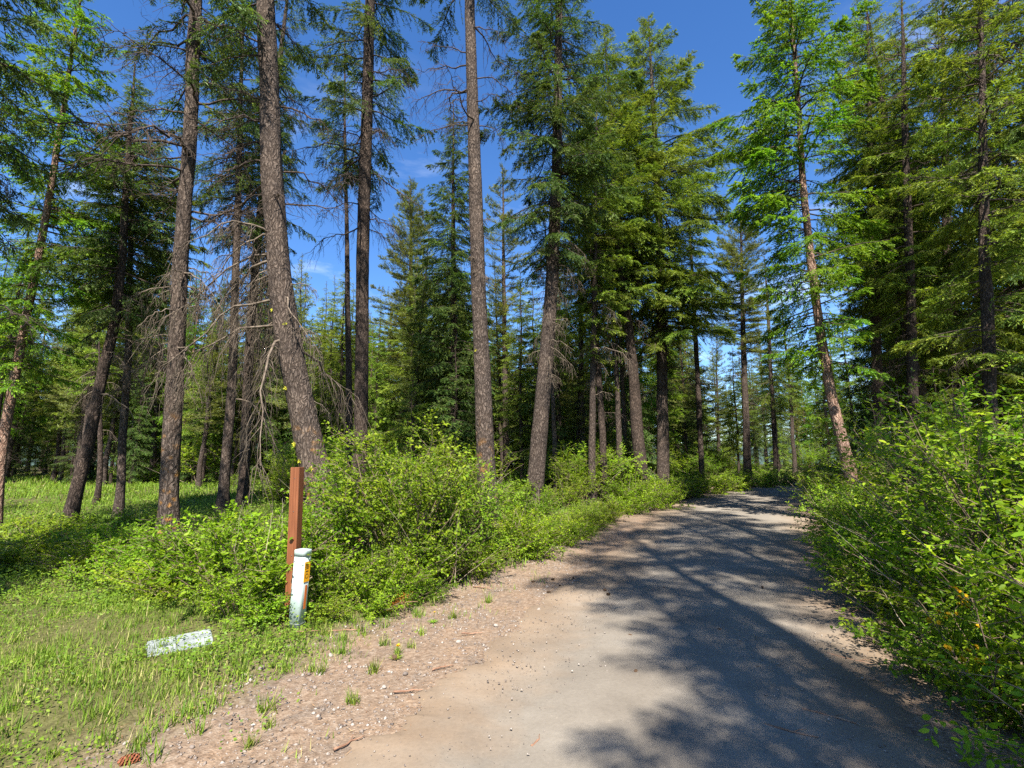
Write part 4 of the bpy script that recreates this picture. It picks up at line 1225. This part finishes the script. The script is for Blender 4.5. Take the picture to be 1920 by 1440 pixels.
def pebbles(mb, x, y, size, lift=0.0):
    n = len(x)
    sc = size[:, None] * rng.uniform(.6, 1.2, (n, 3)) * np.array([1, 1, .62])
    a = rng.uniform(0, 2 * PI, n); ca, sa = np.cos(a)[:, None], np.sin(a)[:, None]
    V = OCT[None] * (1 + rng.normal(0, .16, (n, 6, 1))) * sc[:, None]
    V = np.stack([V[..., 0] * ca - V[..., 1] * sa, V[..., 0] * sa + V[..., 1] * ca, V[..., 2]], -1)
    V = V + np.stack([x, y, terrain(x, y) + lift + size * .15], -1)[:, None]
    mb.add(V, [(np.arange(n)[:, None, None] * 6 + OCF[None]).reshape(-1, 3)], np.repeat(np.clip(rng.normal(.5, .25, n), 0, 1), 6))


pb = MB()
x, y, d = scatter(80000, -5, 6, 2.2, 12, lambda x, y, D, o: (D < 0) & (o > -.15) & (o < 1.5) & (rng.random(len(x)) < .25 + .75 * (vnoise(x * 1.7, y * 1.7 + 9) > .5)))
pebbles(pb, x, y, .005 + .015 * rng.random(len(x)) ** 4.5)
x, y, d = scatter(34000, -2, 6, 2.2, 8.5, lambda x, y, D, o: (o < 0) & (rng.random(len(x)) < .25 + .75 * smooth(.45, .75, vnoise(x * 1.5 + 3, y * 1.5))))
pebbles(pb, x, y, .0028 + .009 * rng.random(len(x)) ** 5, .024)
x, y, d = scatter(3500, 1.5, 9, 2.2, 12, lambda x, y, D, o: (D > 0) & (o > -.1) & (o < .5))
pebbles(pb, x, y, .004 + .009 * rng.random(len(x)) ** 4)
tag(pb.build('gravel', M_STONE), 'loose gravel scattered over the road and its shoulders', 'gravel', kind='stuff')

lt = MB()
x, y, d = scatter(9000, -5, 7, 2.2, 11, lambda x, y, D, o: (o > -.3) & (o < 1.8))
n = len(x); a = rng.uniform(0, 2 * PI, n)
stamp(lt, NEEDLE, np.stack([x, y, terrain(x, y) + .012], -1), np.stack([np.cos(a), np.sin(a), rng.normal(0, .06, n)], -1), np.tile([0, 0, 1.], (n, 1)) + rng.normal(0, .2, (n, 3)), rng.uniform(.02, .07, n), rng.uniform(.002, .005, n), rng.random(n))
M_LITTER = simple('needle_litter', [(0, (.10, .045, .02)), (.6, (.25, .13, .06)), (1, (.42, .30, .17))], 30, .9, 0, attr=True)
tag(lt.build('needle_litter', M_LITTER), 'brown fallen needles scattered over the gravel shoulder', 'litter', kind='stuff')

# single stones that can be picked out
for i, (u, v, s) in enumerate([(655, 1252, .022), (860, 1205, .028), (930, 1175, .03), (830, 1375, .02), (690, 1405, .017), (865, 1310, .018), (905, 1250, .02), (1010, 1145, .03), (540, 1215, .028), (460, 1268, .026),
                               (590, 1290, .018), (235, 1395, .016), (360, 1402, .017), (720, 1290, .022), (760, 1265, .024), (490, 1255, .03), (985, 1375, .016), (1110, 1085, .035), (620, 1230, .024), (315, 1370, .015)]):
    p = gp(u, v)
    r2 = np.random.default_rng(400 + i)
    mb = MB()
    # one subdivision of the icosahedron for a worn outline
    V = [tuple(q) for q in ICO]; fs = []; mid = {}
    def m_(i_, j_):
        k_ = (min(i_, j_), max(i_, j_))
        if k_ not in mid:
            q = (np.array(V[i_]) + np.array(V[j_])) / 2; V.append(tuple(q / np.linalg.norm(q))); mid[k_] = len(V) - 1
        return mid[k_]
    for a0, b0, c0 in ICF:
        ab, bc, ca_ = m_(a0, b0), m_(b0, c0), m_(c0, a0)
        fs += [(a0, ab, ca_), (b0, bc, ab), (c0, ca_, bc), (ab, bc, ca_)]
    Va = np.array(V) * (1 + r2.normal(0, .07, (len(V), 1))) * np.array([1.1, .8, .6]) * s
    mb.add(Va, [np.array(fs)], np.full(len(V), r2.uniform(.2, .9)))
    o = mb.build('stone', M_STONE, None, False)
    o.location = (p[0], p[1], p[2] + s * .3); o.rotation_euler = (r2.normal(0, .2), r2.normal(0, .2), r2.uniform(0, 6))
    tag(o, 'loose grey stone lying on the gravel beside the road', 'stone', 'loose stones on the gravel')

# fir cones
M_CONE = simple('fir_cones', [(.3, (.035, .022, .015)), (.7, (.12, .072, .04))], 60, .9, .3)
cn_ = MB()
k = 60; i_ = np.arange(k); f_ = i_ / k
aa = i_ * 2.39996
rr = .020 * np.sin(PI * np.clip(f_ * .92 + .06, 0, 1)) ** .7
pos = np.stack([f_ * .075 - .035, rr * np.cos(aa) * .6, rr * np.sin(aa) * .6 + .014], -1)
stamp(cn_, LEAF, pos, np.stack([np.full(k, .8), np.cos(aa), np.sin(aa)], -1), np.stack([np.full(k, -.6), np.cos(aa), np.sin(aa)], -1), np.full(k, .020), np.full(k, .022), np.random.default_rng(1).random(k))
tubes(cn_, np.array([[(-.036, 0, .014), (0, 0, .014), (.036, 0, .014)]]), np.array([[.006, .012, .004]]), 6)
cone_me = cn_.mesh('fir_cone', M_CONE)
for i, (u, v) in enumerate([(740, 1237), (1293, 1200), (1192, 1267), (1183, 1198), (1348, 1187), (1036, 1088), (1030, 1112), (1135, 1110), (1140, 1118), (1000, 1092), (1246, 1108), (1430, 1105), (1075, 1085), (1050, 1100)]):
    p = gp(u, v)
    o = bpy.data.objects.new('fir_cone', cone_me); COL.objects.link(o)
    s = .62 if i else .8
    o.location = (p[0], p[1], p[2] + (.018 if u > 1100 else .004)); o.rotation_euler = (0, rng.normal(0, .1), rng.uniform(0, 6.28)); o.scale = (s, s, s)
    tag(o, 'small dark fir cone lying on the road', 'fir cone', 'fallen fir cones')
p = gp(238, 1432)
o = bpy.data.objects.new('fir_cone', cn_.mesh('fir_cone', simple('rusty_cone', [(.3, (.11, .035, .018)), (.7, (.26, .09, .045))], 60, .9, .3))); COL.objects.link(o)
o.location = (p[0], p[1], p[2]); o.scale = (1.2, 1.2, 1.2); o.rotation_euler = (0, 0, .5)
tag(o, 'rust red fir cone on the bare shoulder below the grass', 'fir cone')

# sticks
M_STICK = simple('stick_wood', [(.3, (.13, .065, .04)), (.7, (.33, .20, .13))], 15, .9, .2)
for i, (u, v, L, a, lab) in enumerate([(655, 1398, .20, .9, 'reddish stick where the shoulder meets the packed road'), (1480, 1375, .30, -.6, 'dark thin stick on the dappled right road edge'), (1555, 1345, .3, -.55, None), (885, 1190, .2, .2, None),
                                       (640, 1185, .35, .15, None), (765, 1300, .2, .2, None), (1010, 1395, .14, .9, None), (560, 1190, .35, .1, None), (905, 1105, .3, -.5, None), (830, 1255, .18, .6, None), (1600, 1240, .4, -.8, None), (1620, 1150, .35, -.5, None)]):
    p = gp(u, v)
    r2 = np.random.default_rng(500 + i)
    s = np.linspace(-.5, .5, 8)
    P = np.stack([s * L, r2.normal(0, .012, 8).cumsum() * L * 2, np.abs(r2.normal(0, .004, 8)) + .008], -1)
    mb = MB(); tubes(mb, P[None], (.0045 * (1.2 - s))[None], 6, cap=True)
    j = P[4]; tubes(mb, np.stack([j, j + np.array([L * .12, L * .10, .01]), j + np.array([L * .22, L * .15, .012])])[None], np.array([[.003, .0025, .0015]]), 5)
    o = mb.build('stick', M_STICK); o.location = (p[0], p[1], p[2] + .006); o.rotation_euler = (0, 0, a)
    tag(o, lab or 'thin fallen stick lying on the gravel shoulder', 'stick', None if lab else 'fallen sticks')

# grass tufts on the shoulder
tm = []
for k in range(3):
    mb = MB(); n = 46
    a = rng.uniform(0, 2 * PI, n); le = rng.uniform(.2, 1.1, n)
    stamp(mb, BLADE, np.stack([rng.normal(0, .025, n), rng.normal(0, .025, n), np.full(n, -.005)], -1), np.stack([np.cos(a) * le, np.sin(a) * le, np.ones(n)], -1), np.stack([-np.cos(a), -np.sin(a), np.full(n, .3)], -1),
          rng.uniform(.05, .15, n), rng.uniform(.004, .008, n), np.clip(rng.normal(.5, .25, n), 0, 1))
    tm.append(mb.mesh('grass_tuft', M_GRASS))
for i, (u, v) in enumerate([(700, 1262), (510, 1252), (505, 1365), (745, 1225), (770, 1215), (500, 1335), (470, 1400), (395, 1320), (350, 1340), (660, 1320), (600, 1262), (450, 1265), (790, 1190), (720, 1210), (640, 1200), (850, 1160), (915, 1130), (100, 1420), (590, 1180), (560, 1200), (535, 1190), (500, 1195), (610, 1190)]):
    p = gp(u, v)
    o = bpy.data.objects.new('grass_tuft', tm[i % 3]); COL.objects.link(o)
    o.location = p; s = rng.uniform(.6, 1.2); o.scale = (s, s, s); o.rotation_euler = (0, 0, rng.uniform(0, 6.28))
    tag(o, 'small tuft of grass growing out of the gravel shoulder', 'grass tuft', 'grass tufts on the shoulder')

# dandelions and yellow blossom
pet = MB(); n = 40; a = rng.uniform(0, 2 * PI, n)
stamp(pet, LEAF, np.zeros((n, 3)), np.stack([np.cos(a), np.sin(a), rng.uniform(.1, 1.4, n)], -1), np.tile([0, 0, 1.], (n, 1)), np.full(n, .019), np.full(n, .006), rng.random(n))
pet_me = pet.mesh('blossom', M_YELLOW)
dst = MB(); tubes(dst, np.array([[(0, 0, 0), (.005, 0, .05), (.012, .004, .10)]]), np.array([[.0022, .002, .002]]), 5); dst_me = dst.mesh('stalk', M_COVER)
ros = MB(); n = 9; a = np.arange(n) / n * 2 * PI
stamp(ros, LEAF, np.zeros((n, 3)) + [0, 0, .006], np.stack([np.cos(a), np.sin(a), np.full(n, .25)], -1), np.tile([0, 0, 1.], (n, 1)), np.full(n, .075), np.full(n, .018), rng.random(n)); ros_me = ros.mesh('leaf_rosette', M_COVER)
for i, (u, v, lab) in enumerate([(743, 1236, 'yellow dandelion on the gravel shoulder'), (812, 1168, 'small yellow dandelion at the edge of the verge plants')]):
    p = gp(u, v); e = empty('dandelion', p, lab, 'flower')
    part(dst_me, 'stalk', e); part(ros_me, 'leaf_rosette', e); b = part(pet_me, 'blossom', e, (.012, .004, .10)); b.scale = (1.25, 1.25, 1.25) if i == 0 else (.8, .8, .8)
for i, (x, y, z, nb, sp, lab) in enumerate([(2.88, 3.62, .62, 10, .07, 'cluster of yellow blossom in the right thicket'), (2.80, 3.38, .46, 8, .07, 'lower cluster of orange yellow blossom in the right thicket'), (2.98, 3.66, .74, 6, .05, 'topmost small spray of yellow blossom in the right thicket')]):
    r2 = np.random.default_rng(60 + i)
    e = empty('flower_sprig', (x, y, tz(x, y)), lab, 'flower')
    q = MB()
    tips = np.stack([r2.normal(0, sp, nb), r2.normal(-.12, .05, nb), z + r2.normal(0, sp * .6, nb)], -1)
    t = np.linspace(0, 1, 5)
    P = np.stack([tips[:, None, 0] * t ** 1.5, tips[:, None, 1] * t ** 1.5, tips[:, None, 2] * t], -1)
    tubes(q, P, np.full((nb, 5), .0025), 4)
    part(q.mesh('stems', M_COVER), 'stems', e)
    for tp in tips:
        b = part(pet_me, 'blossom', e, tp); s = r2.uniform(.8, 1.3); b.scale = (s, s, s); b.rotation_euler = (r2.uniform(.3, 1.2), 0, r2.normal(0, .5))

# rusty dead sprig at the verge
p = gp(738, 1150)
e = empty('dead_sprig', p, 'rust orange dead conifer sprig lying at the verge', 'sprig')
mb = MB(); n = 360
s = rng.random(n); a = rng.uniform(0, 2 * PI, n)
stamp(mb, NEEDLE, np.stack([(s - .5) * .30 + rng.normal(0, .03, n), rng.normal(0, .07, n), .03 + .16 * s + rng.normal(0, .025, n)], -1), np.stack([np.cos(a), np.sin(a), rng.normal(.2, .4, n)], -1), rng.normal(0, 1, (n, 3)), rng.uniform(.02, .05, n), rng.uniform(.005, .01, n), rng.random(n))
part(mb.mesh('needles', M_RUST), 'needles', e)
part(dead_branch(np.random.default_rng(4), np.array([-.15, 0, .02]), 0, .35, .45, .1, .006, 6, .2).mesh('twig', M_STICK), 'twig', e)

# ------------------------------------------------------------------ post, pedestal, lid, pale edging


def box_mesh(name, mat, sx, sy, sz, bev=.006, z0=0.0):
    import bmesh
    bm = bmesh.new()
    bmesh.ops.create_cube(bm, size=1)
    for v in bm.verts:
        v.co = Vector((v.co.x * sx, v.co.y * sy, z0 + (v.co.z + .5) * sz))
    if bev:
        bmesh.ops.bevel(bm, geom=bm.edges[:], offset=bev, segments=2, affect='EDGES', profile=.5)
    me = bpy.data.meshes.new(name); bm.to_mesh(me); bm.free()
    me.materials.append(mat)
    return me


def wood_material():
    m, n, l, out = new_mat('stained_post_wood')
    tcn = n.new('ShaderNodeTexCoord'); mpn = n.new('ShaderNodeMapping'); mpn.inputs['Scale'].default_value = (60, 60, 2.2)
    no = n.new('ShaderNodeTexNoise'); no.inputs['Scale'].default_value = 1; no.inputs['Detail'].default_value = 7
    n2 = n.new('ShaderNodeTexNoise'); n2.inputs['Scale'].default_value = 3; n2.inputs['Detail'].default_value = 4
    l.new(tcn.outputs['Object'], mpn.inputs[0]); l.new(mpn.outputs[0], no.inputs['Vector']); l.new(tcn.outputs['Object'], n2.inputs['Vector'])
    r = ramp(n, [(.3, (.125, .040, .015)), (.55, (.185, .064, .025)), (.75, (.23, .088, .038))]); l.new(no.outputs['Fac'], r.inputs[0])
    r2 = ramp(n, [(.3, (.8, .78, .76)), (.7, (1.1, 1.1, 1.1))]); l.new(n2.outputs['Fac'], r2.inputs[0])
    mm = n.new('ShaderNodeMix'); mm.data_type = 'RGBA'; mm.blend_type = 'MULTIPLY'; mm.inputs[0].default_value = 1; l.new(r.outputs[0], mm.inputs[6]); l.new(r2.outputs[0], mm.inputs[7])
    p = n.new('ShaderNodeBsdfPrincipled'); p.inputs['Roughness'].default_value = .6; p.inputs['Specular IOR Level'].default_value = .3
    l.new(mm.outputs[2], p.inputs['Base Color'])
    b = n.new('ShaderNodeBump'); b.inputs['Strength'].default_value = .35; b.inputs['Distance'].default_value = .004; l.new(no.outputs['Fac'], b.inputs['Height']); l.new(b.outputs[0], p.inputs['Normal'])
    l.new(p.outputs[0], out.inputs['Surface'])
    return m


M_POST = wood_material()
pp = gp(546, 1163)
pe = empty('wooden_post', pp, 'square red brown stained wooden post standing beside the pale pedestal', 'post')
ptop = at(558, 876, pp[1])
H = ptop[2] - pp[2]
sq = 18 * mpp(1000, pp[1])
part(box_mesh('shaft', M_POST, sq, sq, H + .25, .004, -.25), 'shaft', pe)
M_NAIL = simple('nail_head', [(0, (.05, .04, .035)), (1, (.12, .1, .09))], 30, .5, 0, .5)
for z in (.62, 1.05, 1.38):
    mb = MB(); tubes(mb, np.array([[(0.004, -sq / 2 + .002, z), (0.004, -sq / 2 - .003, z)]]), np.array([[.0045, .0045]]), 8, cap=True)
    part(mb.mesh('nail', M_NAIL), 'nail', pe)
pe.rotation_euler = (0, math.atan2(ptop[0] - pp[0], H), 0)
pe.rotation_euler.z = math.radians(-42)
pe.rotation_mode = 'XYZ'
from mathutils import Matrix
pe.matrix_world = Matrix.Translation(pp) @ Matrix.Rotation(math.atan2(ptop[0] - pp[0], H), 4, 'Y') @ Matrix.Rotation(math.radians(-8), 4, 'Z')

M_PED = simple('pale_green_steel', [(.3, (.34, .42, .385)), (.7, (.42, .49, .455))], 6, .38, .04, .4)
M_PEDD = simple('cap_seam', [(0, (.12, .14, .13)), (1, (.2, .22, .2))], 6, .7, 0)
M_STICKER = simple('orange_sticker', [(.3, (.72, .32, .010)), (.7, (.85, .42, .015))], 30, .45, 0)
M_INK = simple('sticker_ink', [(0, (.05, .035, .02)), (1, (.08, .06, .03))], 30, .6, 0)
M_RED = simple('red_decal', [(0, (.45, .10, .02)), (1, (.6, .16, .03))], 30, .5, 0)
q = gp(561, 1168); q[1] -= .06
ped = empty('utility_pedestal', q, 'pale mint green metal utility pedestal with an orange warning sticker', 'pedestal')
ptopz = at(566, 1030, q[1])[2] - q[2]
pw = 25 * mpp(1090, q[1])


def rounded_prism(mb, w, d, z0, z1, r, top_bulge=0.0, seg=5):
    pts = []
    for cx, cy, a0 in ((w / 2 - r, d / 2 - r, 0), (-w / 2 + r, d / 2 - r, PI / 2), (-w / 2 + r, -d / 2 + r, PI), (w / 2 - r, -d / 2 + r, 1.5 * PI)):
        for k in range(seg):
            a = a0 + PI / 2 * k / (seg - 1)
            pts.append((cx + r * math.cos(a), cy + r * math.sin(a)))
    pts = np.array(pts); n = len(pts)
    rings = [(1, z0), (1, z1)]
    if top_bulge:
        rings = [(1, z0), (1.0, z1 - .012), (.985, z1 - .004), (.94, z1), (.5, z1 + top_bulge)]
    V = np.vstack([np.column_stack([pts * s, np.full(n, z)]) for s, z in rings])
    f = [np.array([(k * n + i, k * n + (i + 1) % n, (k + 1) * n + (i + 1) % n, (k + 1) * n + i) for k in range(len(rings) - 1) for i in range(n)])]
    f.append(np.array([[(len(rings) - 1) * n + i for i in range(n)]])); f.append(np.array([[n - 1 - i for i in range(n)]]))
    mb.add(V, f)


b = MB(); rounded_prism(b, pw, pw * .92, -.08, ptopz - .062, .030); part(b.mesh('body', M_PED), 'body', ped)
b = MB(); rounded_prism(b, pw + .008, pw * .92 + .008, ptopz - .058, ptopz, .034, .005); part(b.mesh('cap', M_PED), 'cap', ped)
b = MB(); rounded_prism(b, pw - .004, pw * .92 - .004, ptopz - .066, ptopz - .050, .028); part(b.mesh('cap_seam', M_PEDD), 'cap_seam', ped)
b = MB(); rounded_prism(b, pw + .004, pw * .92 + .004, .018, .026, .032); part(b.mesh('base_band', M_PEDD), 'base_band', ped)
sxk = pw / 2 + .0025


def plate(name, mat, y0, y1, z0, z1, parent, x=sxk, th=.0015):
    me = box_mesh(name, mat, th, y1 - y0, z1 - z0, 0, z0)
    o = part(me, name, parent, (x, (y0 + y1) / 2, 0))
    return o


st = plate('sticker', M_STICKER, -.045, .038, ptopz - .30, ptopz - .11, ped)
KIDS.setdefault(st.name, [])
for k in range(4):
    plate('sticker_text', M_INK, -.032, .026 - .008 * (k % 2), ptopz - .135 - .014 * k, ptopz - .130 - .014 * k, st, .0012, .001)
mb = MB(); aa = np.linspace(0, 2 * PI, 17)[:-1]
V = np.vstack([np.column_stack([np.full(16, .0014), .024 * np.cos(aa), .024 * np.sin(aa)]), np.column_stack([np.full(16, .0014), .017 * np.cos(aa), .017 * np.sin(aa)])])
mb.add(V, [np.array([(i, (i + 1) % 16, 16 + (i + 1) % 16, 16 + i) for i in range(16)])])
o = part(mb.mesh('sticker_emblem', M_INK), 'sticker_emblem', st, (0, 0, ptopz - .245))
plate('sticker_text', M_INK, -.02, .018, ptopz - .205, ptopz - .195, st, .0012, .001)
plate('decal_stripe', M_RED, -.012, .018, ptopz - .55, ptopz - .33, ped)
for (yy, zz) in ((-.04, .60), (-.04, .34), (.03, .12)):
    mb = MB(); tubes(mb, np.array([[(yy, -pw * .46 + .001, zz), (yy, -pw * .46 - .004, zz)]]), np.array([[.005, .005]]), 8, cap=True)
    part(mb.mesh('rivet', M_PEDD), 'rivet', ped)
ped.matrix_world = Matrix.Translation(q) @ Matrix.Rotation(math.radians(1.6), 4, 'Y') @ Matrix.Rotation(math.radians(-16), 4, 'Z')

# grey lid lying tilted in the grass
M_LID = simple('weathered_grey_lid', [(.3, (.14, .155, .155)), (.55, (.22, .24, .24)), (.8, (.28, .30, .30))], 9, .7, .15)
p = gp(322, 1216)
lid = empty('utility_box_lid', p, 'weathered pale grey utility box lid lying tilted at the edge of the bush', 'lid')
for k, (xa, xb) in enumerate([(-.22, -.012), (-.008, .26)]):
    part(box_mesh('panel', M_LID, xb - xa, .32, .025, .010, 0), 'panel', lid, ((xa + xb) / 2, 0, .0))
part(box_mesh('rim', M_LID, .50, .34, .04, .010, -.042), 'rim', lid, (.02, 0, 0))
part(box_mesh('lift_slot', M_PEDD, .045, .012, .004, 0,   .0245), 'lift_slot', lid, (-.06, -.03, 0))
part(box_mesh('lift_slot', M_PEDD, .045, .012, .004, 0, .0245), 'lift_slot', lid, (.14, .09, 0))
lid.matrix_world = Matrix.Translation(p + np.array([.0, .08, .002])) @ Matrix.Rotation(math.radians(36), 4, 'Z') @ Matrix.Rotation(math.radians(7), 4, 'X') @ Matrix.Rotation(math.radians(-3), 4, 'Y')

# pale board edging in the meadow
M_PALE = simple('bleached_board', [(.3, (.50, .47, .42)), (.7, (.68, .65, .6))], 8, .8, .2)
p = gp(124, 1058)
e = empty('board_edging', p, 'bleached white boards set on edge around a small bare patch in the meadow', 'edging')
part(box_mesh('short_board', M_PALE, .035, .10, .15, .004, -.03), 'short_board', e)
o = part(box_mesh('long_board', M_PALE, .42, .03, .07, .004, .05), 'long_board', e, (.26, .50, 0)); o.rotation_euler = (0, 0, .15)
o = part(box_mesh('side_board', M_PALE, .03, .50, .05, .004, -.01), 'side_board', e, (.02, .30, 0)); o.rotation_euler = (0, 0, -.05)
